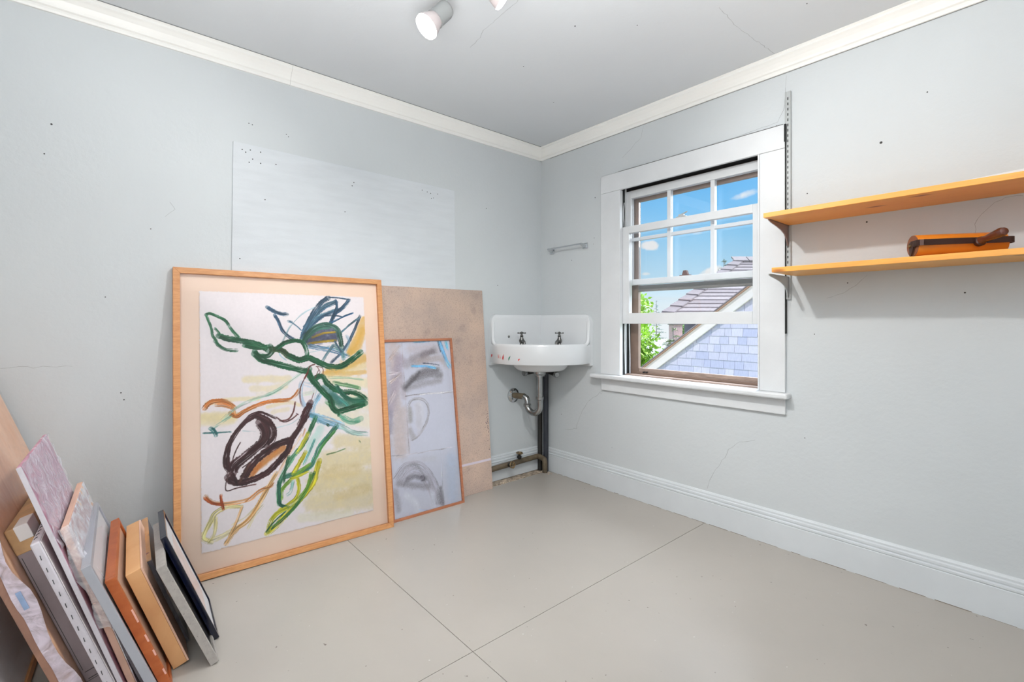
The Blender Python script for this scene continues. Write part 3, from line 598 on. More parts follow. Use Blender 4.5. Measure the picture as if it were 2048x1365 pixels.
# large framed painting
BW, BH = .963, 1.347
LB = Lean(.240, -1.326, .032, .136, BW, roll=-.006)
bf = picture_frame('framed_painting', LB, BW, BH, .026, .032, MAPLE)
tag(bf, 'large maple-framed abstract painting with green, brown and yellow loops, leaning on the left wall', 'framed picture')
MB().box((.022, .022, -.030), (BW-.022, BH-.022, -.020), LB.M).build('mat_board', PEACHMAT, bf)
BIG_STROKES=[
('w',(232,216,165),40.3,0.6,[(276,833),(367,831),(462,824)]),
('w',(232,216,165),36.2,0.5,[(305,790),(370,784),(447,792)]),
('w',(235,225,195),27.3,0.4,[(330,759),(419,765)]),
('w',(222,205,150),80.2,0.65,[(695,491),(766,477),(857,455)]),
('w',(222,205,150),119.8,0.7,[(644,404),(745,391),(853,383)]),
('w',(222,205,150),132.1,0.75,[(598,304),(713,291),(835,272)]),
('w',(222,205,150),114.5,0.65,[(564,215),(682,193),(841,173)]),
('w',(225,222,190),53.2,0.5,[(503,155),(627,134),(732,124)]),
('w',(215,190,125),82.7,0.35,[(635,338),(770,333)]),
('w',(215,190,125),62.6,0.35,[(683,219),(821,226)]),
('w',(222,175,85),51.6,0.85,[(859,1121),(820,1031),(777,950)]),
('w',(222,175,85),45.5,0.85,[(850,1059),(817,976),(771,939)]),
('w',(222,175,85),56.3,0.85,[(848,908),(768,879),(660,848)]),
('w',(222,175,85),31.0,0.7,[(634,842),(738,832),(849,835)]),
('w',(228,200,120),50.5,0.5,[(846,869),(739,848)]),
('w',(236,222,170),67.7,0.6,[(658,811),(737,795),(858,774)]),
('w',(238,228,190),101.6,0.5,[(625,643),(728,610),(852,572)]),
('w',(238,228,180),108.5,0.5,[(787,704),(852,670)]),
('w',(232,216,165),49.6,0.7,[(113,682),(171,674),(227,672)]),
('w',(232,216,165),63.9,0.7,[(106,669),(162,662),(215,660)]),
('w',(232,215,150),25.0,0.5,[(125,738),(220,747),(329,740)]),
('w',(232,215,160),23.0,0.5,[(367,698),(458,712),(509,692)]),
('w',(235,220,175),23.2,0.5,[(389,671),(457,678)]),
('b',(196,186,120),19.8,0.75,[(249,269),(196,278),(151,261),(135,234),(115,195),(107,167),(134,144)]),
('b',(196,186,120),16.0,0.7,[(151,239),(146,178),(126,148)]),
('b',(196,186,120),20.7,0.6,[(134,150),(177,160),(243,184)]),
('b',(196,186,120),12.9,0.5,[(215,200),(269,223),(295,244)]),
('b',(196,186,120),11.5,0.5,[(276,166),(303,214),(339,253)]),
('b',(190,112,52),20.7,0.9,[(115,719),(133,740),(160,746),(186,743),(216,726),(230,711)]),
('b',(190,112,52),16.9,0.7,[(160,728),(191,724),(223,707)]),
('b',(190,112,52),18.1,0.95,[(213,685),(239,670),(273,690),(328,712),(390,724),(463,722),(492,741),(512,767)]),
('b',(205,140,80),12.8,0.6,[(180,751),(216,729),(231,676)]),
('b',(215,165,110),7.0,0.5,[(239,682),(311,697),(390,712),(463,712)]),
('b',(200,145,95),17.5,0.75,[(115,339),(140,309),(196,291),(279,290),(323,316),(377,333)]),
('b',(190,90,40),12.5,0.9,[(113,333),(140,306),(180,290)]),
('b',(180,75,25),11.1,0.95,[(172,333),(174,305),(181,270)]),
('b',(205,165,110),19.8,0.8,[(397,385),(369,342),(322,262),(277,202),(226,170),(189,124)]),
('b',(190,140,80),8.4,0.8,[(378,350),(327,275),(277,207),(230,173),(185,125)]),
('b',(200,160,110),11.4,0.8,[(253,264),(227,197),(189,128)]),
('b',(225,175,130),13.0,0.6,[(517,549),(441,441),(402,374),(364,324)]),
('b',(195,125,65),7.1,0.8,[(266,284),(324,323),(368,328),(385,343)]),
('b',(150,185,165),13.9,0.6,[(525,852),(476,815),(391,763),(295,734),(231,704),(178,655)]),
('b',(100,160,140),16.2,0.5,[(433,784),(391,763),(364,753)]),
('b',(100,150,140),11.6,0.6,[(216,674),(174,646),(141,625)]),
('b',(50,105,105),7.6,0.8,[(109,611),(161,606),(214,602)]),
('b',(45,100,100),17.2,0.85,[(137,628),(149,615),(157,595)]),
('b',(110,150,155),5.4,0.5,[(261,601),(313,588)]),
('b',(140,170,175),4.8,0.5,[(404,596),(470,607),(520,641)]),
('b',(135,172,200),24.7,0.55,[(523,801),(516,741),(533,689),(568,695)]),
('b',(135,172,200),40.0,0.4,[(552,799),(586,781),(574,730)]),
('b',(120,165,190),22.9,0.75,[(609,732),(577,684),(566,645)]),
('b',(90,145,170),24.9,0.7,[(570,639),(623,597),(669,578)]),
('b',(175,200,160),24.7,0.4,[(535,744),(580,750)]),
('b',(130,170,195),38.4,0.75,[(560,634),(621,608),(710,567)]),
('b',(150,182,175),24.3,0.75,[(710,564),(769,523),(842,506)]),
('b',(70,130,150),20.4,0.8,[(550,638),(590,622),(600,600)]),
('w',(180,220,210),46.7,0.5,[(603,558),(565,496),(527,430)]),
('w',(190,225,215),31.2,0.4,[(609,573),(545,489)]),
('b',(48,78,102),18.2,0.95,[(376,1179),(403,1161),(440,1146),(465,1145)]),
('b',(48,78,102),15.5,0.95,[(409,1140),(425,1110),(440,1069),(464,1038),(497,1017)]),
('b',(60,95,115),6.9,0.9,[(476,1110),(504,1089),(530,1063)]),
('b',(60,95,115),14.8,0.8,[(471,1110),(483,1107)]),
('b',(120,160,170),8.4,0.6,[(602,1183),(535,1146),(485,1094),(455,1038),(435,993)]),
('b',(110,150,165),7.7,0.6,[(425,979),(429,943),(456,917)]),
('b',(60,85,105),24.2,0.95,[(533,1016),(547,1068),(580,1131),(623,1198),(669,1235)]),
('b',(48,78,102),20.2,0.9,[(540,1006),(573,1078),(636,1137),(717,1170)]),
('b',(60,90,110),22.7,0.85,[(536,1037),(574,1104),(632,1174),(708,1214)]),
('b',(48,78,102),13.2,0.9,[(546,1042),(599,1110),(668,1153),(750,1184)]),
('b',(80,120,135),13.3,0.7,[(557,1062),(615,1136),(717,1176)]),
('b',(70,100,115),11.5,0.8,[(605,1142),(649,1196),(708,1219)]),
('b',(48,78,102),7.5,0.95,[(672,1238),(720,1237),(782,1230)]),
('b',(48,78,102),19.1,0.95,[(779,1227),(744,1184),(705,1153),(676,1099)]),
('b',(48,78,102),13.1,0.9,[(708,1225),(712,1186),(688,1131)]),
('b',(40,90,130),9.6,0.95,[(679,1102),(736,1132),(798,1157)]),
('b',(48,78,102),7.4,0.9,[(636,1137),(689,1142),(737,1136)]),
('b',(70,90,110),14.8,0.95,[(837,1141),(805,1070),(768,999),(728,946),(672,895)]),
('b',(75,110,125),10.2,0.9,[(831,1132),(778,1093),(730,1052)]),
('w',(70,75,100),56.0,0.95,[(560,1015),(601,1041),(664,1056),(705,1044)]),
('w',(70,75,100),45.9,0.95,[(570,1005),(641,1019),(694,1017)]),
('b',(50,92,78),25.2,0.95,[(540,1006),(567,1052),(618,1086),(670,1091),(712,1066),(723,1022),(729,973)]),
('b',(55,100,85),15.3,0.8,[(561,1026),(607,1067),(670,1077)]),
('b',(145,120,40),12.2,0.9,[(562,994),(615,1003),(699,1009)]),
('b',(150,125,45),11.3,0.9,[(581,1025),(632,1046),(700,1053)]),
('b',(75,115,145),22.9,0.8,[(564,984),(629,969),(686,956),(759,928)]),
('b',(80,125,130),21.3,0.75,[(687,980),(728,951),(737,913)]),
('b',(85,115,125),13.9,0.85,[(687,985),(651,939),(631,905)]),
('b',(60,85,100),10.7,0.9,[(693,1007),(728,946)]),
('b',(120,160,165),9.1,0.5,[(558,953),(613,961),(666,981)]),
('b',(110,150,175),16.5,0.5,[(759,1032),(768,999),(750,951)]),
('b',(30,95,60),12.9,0.95,[(123,1138),(139,1143),(170,1129),(197,1112),(212,1091)]),
('b',(30,95,60),14.3,0.8,[(216,1081),(232,1057),(253,1030)]),
('b',(30,95,60),11.2,0.95,[(125,1133),(134,1105),(144,1072),(149,1040),(165,1016)]),
('b',(25,82,52),14.7,0.95,[(157,1016),(176,992),(204,975),(243,971)]),
('b',(30,95,60),10.4,0.9,[(158,1075),(173,1053),(169,1044)]),
('b',(25,82,52),26.2,0.97,[(173,1041),(209,1027),(250,1018),(288,1010),(336,996),(375,970)]),
('b',(30,95,60),20.0,0.9,[(275,994),(327,980),(375,985)]),
('b',(70,130,90),11.9,0.6,[(301,1007),(344,981),(371,980)]),
('b',(25,82,52),21.3,0.95,[(385,990),(393,965),(374,941),(334,948),(315,965)]),
('b',(25,82,52),28.5,0.97,[(317,953),(351,922),(414,899),(487,875),(544,858),(564,867)]),
('b',(50,75,45),26.1,0.97,[(393,972),(434,966),(470,934),(517,914),(562,923)]),
('b',(25,82,52),29.3,0.97,[(470,936),(517,914),(562,923),(611,898),(661,874),(719,871),(774,900),(832,942)]),
('b',(25,82,52),20.1,0.95,[(416,976),(454,1003),(502,1012),(535,1000),(551,964),(554,927)]),
('b',(75,135,85),21.0,0.7,[(683,788),(746,772),(814,750)]),
('b',(110,165,130),12.5,0.5,[(648,817),(737,811),(836,792)]),
('w',(45,105,82),62.3,0.85,[(670,716),(721,684),(808,681)]),
('w',(60,120,120),36.0,0.7,[(631,766),(675,731),(710,691)]),
('b',(70,150,140),13.7,0.7,[(706,702),(747,666),(719,648)]),
('b',(25,82,52),29.1,0.97,[(554,860),(572,818),(596,785),(630,741),(659,707),(672,663),(697,640),(751,647),(846,666)]),
('b',(25,82,52),26.4,0.97,[(587,819),(623,827),(647,791),(682,757),(723,737),(777,732),(820,712),(850,684)]),
('b',(35,90,70),21.0,0.9,[(693,772),(728,721),(775,689),(841,682)]),
('b',(85,155,125),31.5,0.6,[(717,611),(764,579),(814,588)]),
('b',(70,140,110),15.1,0.7,[(696,625),(749,586),(805,576)]),
('b',(25,82,52),12.5,0.9,[(700,639),(699,618)]),
('b',(70,140,80),13.3,0.6,[(638,693),(657,675)]),
('b',(105,58,52),6.1,0.9,[(590,889),(565,880),(554,850),(533,811),(517,771),(515,721),(521,685)]),
('b',(105,58,52),4.1,0.9,[(595,878),(627,869),(629,837)]),
('b',(105,58,52),4.1,0.9,[(609,862),(587,817)]),
('b',(105,58,52),4.0,0.8,[(580,745),(563,701)]),
('b',(100,45,40),9.0,0.9,[(554,850),(538,820)]),
('b',(95,55,52),7.8,0.9,[(491,709),(480,660),(456,629),(419,626)]),
('b',(105,58,52),4.1,0.8,[(600,878),(614,851),(608,836)]),
('b',(70,40,60),4.8,0.9,[(494,654),(505,645)]),
('b',(95,55,52),7.0,0.9,[(501,649),(471,627),(437,619),(405,646)]),
('b',(58,30,32),30.9,0.97,[(563,699),(537,648),(513,599)]),
('b',(58,30,32),25.5,0.97,[(548,643),(519,600),(488,554),(463,527)]),
('b',(58,30,32),11.4,0.9,[(267,639),(293,666),(332,678),(366,662),(401,641)]),
('b',(58,30,32),19.7,0.93,[(333,665),(306,658),(266,634),(231,591),(205,543),(194,499),(193,457),(213,428)]),
('b',(58,30,32),7.4,0.8,[(288,655),(244,618),(209,566),(188,509),(185,459),(199,428)]),
('b',(58,30,32),29.0,0.97,[(324,661),(368,630),(387,598),(384,559),(356,524)]),
('b',(58,30,32),41.1,0.97,[(332,630),(353,593),(350,549),(311,512),(262,477),(228,451),(217,420)]),
('b',(58,30,32),5.7,0.8,[(386,623),(403,576),(392,533),(360,504),(310,469),(257,436)]),
('b',(58,30,32),8.8,0.9,[(213,547),(204,497),(207,450)]),
('b',(58,30,32),5.4,0.85,[(251,550),(229,507),(214,458)]),
('w',(190,112,45),38.5,0.9,[(429,497),(381,471),(326,432),(295,400)]),
('w',(215,150,80),14.4,0.6,[(419,494),(344,438)]),
('b',(58,30,32),32.4,0.97,[(468,529),(420,521),(373,499),(327,470),(292,439),(274,409),(260,386)]),
('b',(58,30,32),27.5,0.97,[(468,529),(449,479),(408,437),(361,397),(308,378),(251,371),(214,384),(198,405)]),
('b',(90,60,58),6.1,0.9,[(209,422),(196,396),(193,349),(238,351),(311,352)]),
('b',(58,30,32),14.9,0.95,[(215,420),(227,395),(235,370)]),
('b',(95,60,50),10.0,0.9,[(288,449),(265,411),(247,377)]),
('b',(60,125,85),20.7,0.85,[(585,623),(552,554),(520,498),(475,450),(444,405),(415,352),(406,305),(407,242)]),
('b',(60,120,100),24.7,0.85,[(688,567),(643,520),(600,474),(572,417),(546,386),(477,369),(420,361)]),
('b',(80,150,75),13.9,0.8,[(676,542),(616,482),(577,421)]),
('b',(60,140,130),11.3,0.7,[(576,515),(554,466),(521,401)]),
('b',(190,185,60),18.2,0.8,[(547,550),(520,503),(494,466)]),
('b',(185,175,35),19.0,0.9,[(531,460),(502,414),(472,370)]),
('b',(190,180,45),25.6,0.92,[(595,410),(580,359),(562,306),(516,256),(457,206),(390,145),(354,124)]),
('b',(60,110,55),15.1,0.9,[(569,356),(548,315),(511,252),(447,189),(354,131)]),
('b',(95,140,45),17.0,0.8,[(554,354),(527,279),(438,210)]),
('b',(180,175,40),16.6,0.95,[(490,346),(497,295),(482,254),(448,232),(410,217)]),
('b',(110,150,50),17.1,0.85,[(551,400),(486,362),(447,331),(420,302),(417,264)]),
('b',(180,175,40),13.0,0.9,[(540,367),(490,351),(461,347)]),
('b',(40,95,75),16.0,0.9,[(407,344),(408,285),(411,241),(443,219)]),
('b',(175,175,45),19.9,0.93,[(443,219),(396,201),(368,170),(358,130)]),
('b',(45,100,60),7.6,0.9,[(433,202),(382,166),(349,132)]),
('b',(110,170,160),14.5,0.7,[(470,331),(459,288),(445,277)]),
('b',(40,90,60),14.6,0.8,[(455,453),(439,396),(428,339)]),
('b',(205,135,95),9.1,0.6,[(533,573),(522,538)]),
('b',(80,120,60),7.3,0.7,[(632,433),(682,437),(726,446)]),
('b',(40,90,70),13.7,0.9,[(641,581),(646,575)]),
('b',(90,120,70),11.1,0.6,[(800,475),(805,466)])]

art('painted_sheet', LB, .099, .108, .762, 1.138, -.0165, 460, 690, (240, 232, 234), BIG_STROKES, PAPER, bf, deckle=.005, seed=5, edge=.8, grain=.2)
MB().box((.0245, .0245, -.0065), (BW-.0245, BH-.0245, -.0045), LB.M).build('glazing', PGLASS, bf)

# ------------------------------------------------------------------ corner wash basin
basin = tag(empty('corner_sink', (.0, .0, .815)), 'white enamel corner wash basin with paint-stained rim, hung in the corner', 'sink')
def outline(n=72):
    """closed plan outline of the basin front, starting in the corner: list of (x, y)"""
    P = [Vector((.0, 0, 0)), Vector((.0, -.501, 0)), Vector((.035, -.501, 0)), Vector((.075, -.508, 0))]
    c = Vector((.075, -.075, 0)); R_ = .437
    for k in range(1, 24):
        a = -PI/2+k*(PI/2)/24; P.append(c+Vector((math.cos(a), math.sin(a), 0))*R_)
    P += [Vector((.508, -.075, 0)), Vector((.501, -.035, 0)), Vector((.501, 0, 0))]
    out = []
    per = [0]
    for i in range(len(P)): per.append(per[-1]+(P[(i+1) % len(P)]-P[i]).length)
    tot = per[-1]
    for k in range(n):
        s = tot*k/n; i = max(j for j in range(len(P)) if per[j] <= s+1e-9); q = P[i].lerp(P[(i+1) % len(P)], (s-per[i])/max(per[i+1]-per[i], 1e-9)); out.append(q)
    return out
OL = outline(96); BC = Vector((.215, -.215, 0))
def ring(scale, z, sc2=None):
    return [Vector((max(.0012, BC.x+(p.x-BC.x)*scale), min(-.0012, BC.y+(p.y-BC.y)*scale), z)) for p in OL]
def bowl(r, z, e=.82):
    out = []
    for p in OL:
        d = (p-BC); a = math.atan2(d.y, d.x); u = Vector((1, 1, 0)).normalized(); w = Vector((1, -1, 0)).normalized(); v = Vector((math.cos(a), math.sin(a), 0))
        q = u*(v.dot(u))*r+w*(v.dot(w))*r*e; out.append(Vector((BC.x+q.x, BC.y+q.y, z)))
    return out
bm_ = MB()
bm_.rings([bowl(.05, .757), bowl(.13, .759), bowl(.165, .768), bowl(.185, .790), bowl(.195, .818), ring(.955, .818), ring(.985, .815), ring(1.0, .822), ring(1.0, .930), ring(.992, .942), ring(.975, .949), ring(.955, .949), ring(.938, .940), ring(.925, .928),
           bowl(.20, .926), bowl(.19, .912), bowl(.175, .86), bowl(.14, .80), bowl(.06, .785), bowl(.02, .783)])
basin_body = bm_.build('basin', PORC, basin, smooth=True)
def splash(axis):
    # rounded upstand along one wall
    prof = [(0, .80), (.026, .80), (.030, .83), (.030, 1.118), (.027, 1.135), (.018, 1.145), (.004, 1.146), (0, 1.145)]
    m = MB(); n = 10; rows = []
    L_ = .501; rc = .060
    ts = [0, .1, .2, .3, .4]+[L_-rc+rc*math.sin(a*PI/2/8) for a in range(9)]
    for t_ in ts:
        dz = 0
        if t_ > L_-rc: q = (t_-(L_-rc))/rc; dz = rc*(1-math.sqrt(max(0, 1-q*q)))
        r = []
        for a, z in prof:
            zz = min(z, 1.146-dz) if z > 1.0 else z
            d = a*(1 if t_ < L_-.02 else 1)
            zb = z if z > .9 else z+.020*min(1, max(0, (L_-t_)/.5))
            zz = zz if z > 1.0 else zb
            r.append(Vector((t_, -d-.0006, zz)) if axis == 'x' else Vector((d+.0006, -t_, zz)))
        rows.append(r)
    m.rings(rows); return m.build('backsplash', PORC, basin, smooth=True, bevel=.002)
splash('x'); splash('y')
# rolled front edges joining splash and bowl
MB().tube(smooth_pts([(.031, -.488, 1.10), (.034, -.490, 1.02), (.045, -.494, .96), (.075, -.492, .935)]), [.010+.0002*i for i in range(19)], 10).build('side_roll', PORC, basin, smooth=True)
MB().tube(smooth_pts([(.488, -.031, 1.10), (.490, -.034, 1.02), (.494, -.045, .96), (.492, -.075, .935)]), [.010+.0002*i for i in range(19)], 10).build('side_roll', PORC, basin, smooth=True)
# overflow plug in the splash
MB().lathe([(.009, 0), (.009, .004), (.005, .006)], (.030, -.345, .992), (1, 0, 0), 12).build('overflow_plug', OLDCHROME, basin, smooth=True)
# paint dabs on the front apron
def apron_pt(a, z, off=.0008):
    return Vector((.075+math.cos(a)*(.437+off), -.075+math.sin(a)*(.437+off), z))
for i, (a, z, w, h, c, sk) in enumerate(((-1.60, .868, .012, .022, (196, 44, 48), .3), (-1.47, .866, .006, .030, (214, 96, 84), -.1), (-1.435, .864, .005, .030, (220, 120, 100), -.1), (-1.375, .862, .011, .036, (206, 48, 50), .15), (-1.26, .858, .010, .030, (40, 122, 96), .4), (-1.10, .851, .012, .014, (214, 70, 66), .5))):
    P_ = []
    for k in range(9):
        an = 2*PI*k/9; rr = 1+.3*math.sin(k*2.3+i); dx = math.cos(an)*w*rr/2; dz = math.sin(an)*h*rr/2; dx += dz*sk; P_.append((dx, dz))
    if a < -1.55: vv = [Vector((.045+dx, -.5088, z+dz)) for dx, dz in P_]
    else: vv = [apron_pt(a+dx/.437, z+dz) for dx, dz in P_]
    m = MB(); m.v = [tuple(v) for v in vv]; m.f = [tuple(range(9))]; m.build('paint_dab', paint('dab_%d_%d_%d' % c, c, .5), basin_body)
# taps
def tap(x, y, out_):
    t = tag(empty('tap', (x, y, .926)), 'left brass cross-handle tap on the basin' if x < y*-1 else 'right brass cross-handle tap on the basin', 'tap', None)
    o = Vector(out_).normalized()
    GUN = paint('dull_nickel', (112, 112, 110), .3, .12, 30, .1, 60, metal=1)
    MB().lathe([(.026, 0), (.026, .005), (.016, .010), (.012, .022), (.017, .030), (.019, .042), (.013, .056), (.010, .066), (.013, .072), (.009, .078), (.006, .090)], (x, y, .9245), (0, 0, 1), 18).build('body', GUN, t, smooth=True)
    b = Vector((x, y, .960)); s = MB().tube(smooth_pts([b, b+o*.03+Vector((0, 0, .004)), b+o*.055+Vector((0, 0, -.002)), b+o*.062+Vector((0, 0, -.016))]), .0095, 12); s.build('spout', GUN, t, smooth=True)
    h = MB(); zc = 1.018
    h.lathe([(.007, -.006), (.010, 0), (.007, .007), (.002, .010)], (x, y, zc), (0, 0, 1), 12)
    for k in range(4):
        d = Vector((math.cos(k*PI/2+.5), math.sin(k*PI/2+.5), 0)); h.tube([Vector((x, y, zc))+d*.004, Vector((x, y, zc))+d*.022], [.0035, .003], 8); h.lathe([(.0015, -.006), (.0055, -.003), (.0062, 0), (.0055, .003), (.0015, .006)], Vector((x, y, zc))+d*.026, d, 8)
    h.build('cross_handle', GUN, t, smooth=True)
tap(.10, -.285, (.7, -.3, 0)); tap(.285, -.10, (.3, -.7, 0))
# waste: flange, tailpiece, trap, wall arm
dr = tag(empty('sink_trap', (.22, -.225, .46)), 'worn chrome drain pipe and P-trap under the sink', 'pipe')
MB().lathe([(.045, 0), (.045, .018), (.034, .026), (.034, .034)], (.22, -.225, .757), (0, 0, -1), 20).build('waste_collar', OLDCHROME, dr, smooth=True)
MB().tube([(.22, -.225, .745), (.22, -.225, .555)], .0185, 18).build('tailpiece', OLDCHROME, dr, smooth=True)
wa = Vector((0, -.279, .571)); td = (wa-Vector((.22, -.225, .571))).normalized()
bx = Vector((.22, -.225, 0)); U = []
for k in range(17):
    a = PI*k/16; U.append(bx+td*(.052*(1-math.cos(a)))+Vector((0, 0, .515-.052*math.sin(a))))
U = [bx+Vector((0, 0, .575))]+U
U += [U[-1]+Vector((0, 0, .025)), U[-1]+Vector((0, 0, .045))+td*.008, U[-1]+Vector((0, 0, .056))+td*.03]
MB().tube(U, .0215, 18).build('trap_bend', OLDCHROME, dr, smooth=True)
MB().lathe([(.027, 0), (.027, .018), (.0215, .024)], bx+Vector((0, 0, .58)), (0, 0, -1), 20).build('slip_nut', OLDCHROME, dr, smooth=True)
e2 = U[-4]; MB().lathe([(.027, 0), (.027, .016), (.0215, .022)], e2+Vector((0, 0, -.012)), (0, 0, 1), 20).build('slip_nut', OLDCHROME, dr, smooth=True)
MB().tube([U[-1]-td*.006, Vector((.004, -.279, U[-1].z))], .021, 18).build('wall_arm', BRONZE, dr, smooth=True)
MB().lathe([(.052, 0.0005), (.050, .008), (.036, .016), (.024, .018)], (0, -.279, U[-1].z), (1, 0, 0), 28).build('wall_flange', CHROME, dr, smooth=True)
# supply pipes down to the floor
for x, y, r, mt, lb in ((.036, -.045, .0175, DARKPIPE, 'left dark iron riser pipe from the corner basin to the floor'), (.088, -.036, .019, BLUEPIPE, 'right blue-black riser pipe from the corner basin to the floor')):
    p = tag(empty('riser_pipe', (x, y, 0)), lb, 'pipe')
    MB().tube([(x, y, .0), (x, y, .74)], r, 18).build('pipe', mt, p, smooth=True)
    hd = Vector((.09, -.24, .735)) if x < .05 else Vector((.24, -.09, .725))
    MB().tube(smooth_pts([(x, y, .732), Vector((x, y, .738)).lerp(hd, .3), hd]), .016, 14).build('branch', DARKPIPE, p, smooth=True)
    d = (hd-Vector((x, y, hd.z))).normalized(); MB().lathe([(.014, 0), (.021, .005), (.021, .022), (.016, .028)], hd-d*.005, d, 14).build('valve_cap', OLDCHROME, p, smooth=True)
    MB().tube([hd+Vector((0, 0, .01)), hd+Vector((0, 0, .085))], .004, 8).build('supply_tube', DARKPIPE, p, smooth=True)
# heating pipe along the floor
hp = tag(empty('floor_pipe', (.055, -.3, 0)), 'dark bronze pipe with two small valves running low along the left wall', 'pipe')
MB().tube([(.046, -1.2, .080), (.046, -.085, .108)], .0185, 18).build('pipe', BRONZE, hp, smooth=True)
MB().tube(smooth_pts([(.046, -.095, .108), (.049, -.078, .108), (.062, -.073, .106), (.096, -.072, .100), (.110, -.072, .092), (.114, -.072, .06), (.114, -.072, .002)]), .0185, 16).build('elbow', BRONZE, hp, smooth=True)
for y, z, dv in ((-.262, .096, (0.1, 0, 1)), (-.375, .093, (1, 0, .25))):
    d = Vector(dv).normalized(); o = Vector((.046, y, z+.007)); vv = MB()
    vv.tube([o+d*.02, o+d*.06], .009, 10).lathe([(.015, .026), (.017, .036), (.013, .044)], o, d, 12); vv.build('valve_stem', DARKPIPE, hp, smooth=True)
    a = d.orthogonal().normalized(); b = d.cross(a); w_ = MB(); c = o+d*.062
    w_.tube([c+(a*math.cos(k*PI/10)+b*math.sin(k*PI/10))*.020*(1+.08*math.cos(k*PI/10*6)) for k in range(21)], .0045, 8, caps=False)
    for k in range(3): q = (a*math.cos(k*2*PI/3)+b*math.sin(k*2*PI/3)); w_.tube([c, c+q*.020], .003, 6)
    w_.lathe([(.006, -.003), (.007, 0), (.004, .006)], c, d, 8); w_.build('handwheel', BRASSY, hp, smooth=True)
deb = MB()
for k in range(46):
    y = -.55+.5*random.random(); x = random.uniform(.06, .105); s_ = random.uniform(.002, .006); deb.box((x, y, -.004), (x+s_, y+s_*1.6, random.uniform(.0, .003)))
for k in range(10):
    x = .13+random.uniform(-.01, .03); y = -.055+random.uniform(-.03, .01); s_ = random.uniform(.003, .008); deb.box((x, y, 0), (x+s_, y+s_, random.uniform(.002, .005)))
tag(deb.build('plaster_crumbs', paint('crumb', (206, 190, 170), .9, .15, 20)), 'pale plaster crumbs scattered along the pipe by the corner', 'debris', kind='stuff')

# ------------------------------------------------------------------ towel bar
tb = tag(empty('towel_bar', (.28, 0, 1.615)), 'small chrome towel bar on the wall beside the window', 'towel bar')
for x, z in ((.122, 1.613), (.435, 1.617)):
    MB().prism([(-.022, -.020), (.022, -.020), (.022, .020), (-.022, .020)], (x, -.0005, z), (x, -.006, z), side=(1, 0, 0)).build('wall_plate', CHROME, tb, bevel=.002)
    m = MB(); m.quadbox([(x-.012, -.006, z-.014), (x+.012, -.006, z-.014), (x+.012, -.006, z+.012), (x-.012, -.006, z+.012), (x-.006, -.052, z+.002), (x+.006, -.052, z+.002), (x+.006, -.050, z+.016), (x-.006, -.050, z+.016)]); m.build('bar_post', CHROME, tb, bevel=.002)
MB().tube([(.118, -.048, 1.622), (.439, -.048, 1.626)], .0055, 12).build('bar', CHROME, tb, smooth=True)

# ------------------------------------------------------------------ shelving
def standard(x, z0=1.205, z1=2.205, lab=None, vis=True):
    s = tag(empty('shelf_standard', (x, 0, z0)), lab, 'shelf rail', 'slotted shelf rails on the window wall')
    m = MB(); m.box((x-.0125, -.013, z0), (x-.008, -.0005, z1)); m.box((x+.008, -.013, z0), (x+.0125, -.0005, z1)); m.box((x-.008, -.010, z0), (x+.008, -.0005, z1)); m.build('channel', STEEL, s)
    m = MB(); z = z0+.02
    while z < z1-.02: m.box((x-.0022, -.0108, z), (x+.0022, -.0096, z+.0125)); z += .0254
    tag(m.build('slot', BLACK, s), kind='stuff')
    return s
standard(1.710, lab='slotted steel shelf rail mounted beside the window casing'); standard(2.95, lab='slotted steel shelf rail near the far end of the shelves')
def bracket(x, z, mat, lab):
    m = MB(); prof = [(.012, -.095), (.022, -.098), (.034, -.070), (.060, -.046), (.100, -.032), (.150, -.022), (.215, -.012), (.240, -.006), (.240, 0), (.012, 0)]
    m.prism([(a, b) for a, b in prof], (x-.0025, 0, z), (x+.0025, 0, z), side=(0, -1, 0))
    b = tag(empty('shelf_bracket', (x, 0, z)), lab, 'shelf bracket'); m.build('arm', mat, b, bevel=.001)
    MB().box((x-.006, -.235, z-.0025), (x+.006, -.014, z-.0002)).build('flange', mat, b); return b
SZ1, SZ2 = 1.559, 1.314
bracket(1.712, SZ1, MAUVE, 'curved grey bracket holding the left end of the upper shelf'); bracket(1.712, SZ2, STEEL, 'curved steel bracket holding the left end of the lower shelf')
bracket(2.95, SZ1, MAUVE, 'curved grey bracket under the right end of the upper shelf'); bracket(2.95, SZ2, STEEL, 'curved steel bracket under the right end of the lower shelf')
def shelf(x0, z, th, lab, dpt):
    s = MB().box((x0, -dpt, z), (3.05, -.014, z+th)).build('shelf_board', PINE, bevel=.0015); tag(s, lab, 'shelf'); return s
s1 = shelf(1.706, SZ1, .021, 'upper knotty pine shelf board on the wall right of the window', .284)
s2 = shelf(1.742, SZ2, .021, 'lower knotty pine shelf board, carrying the ink roller', .288)
s2.location.x = 0
# strip of fresh white paint above the upper shelf
m = MB(); m.v = [(1.95, -.0006, 1.575), (3.05, -.0006, 1.575), (3.05, -.0006, 1.66), (2.5, -.0006, 1.650), (2.2, -.0006, 1.635), (2.02, -.0006, 1.625), (1.94, -.0006, 1.605), (1.97, -.0006, 1.595)]; m.f = [tuple(range(8))]
m.build('white_patch', paint('patch_white', (226, 229, 231), .6, .02, 8), wr)
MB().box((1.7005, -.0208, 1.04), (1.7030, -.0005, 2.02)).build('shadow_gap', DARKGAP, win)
MB().box((1.6965, -.0203, 1.965), (1.7045, -.0005, 2.05)).build('chipped_edge', DARKGAP, win)

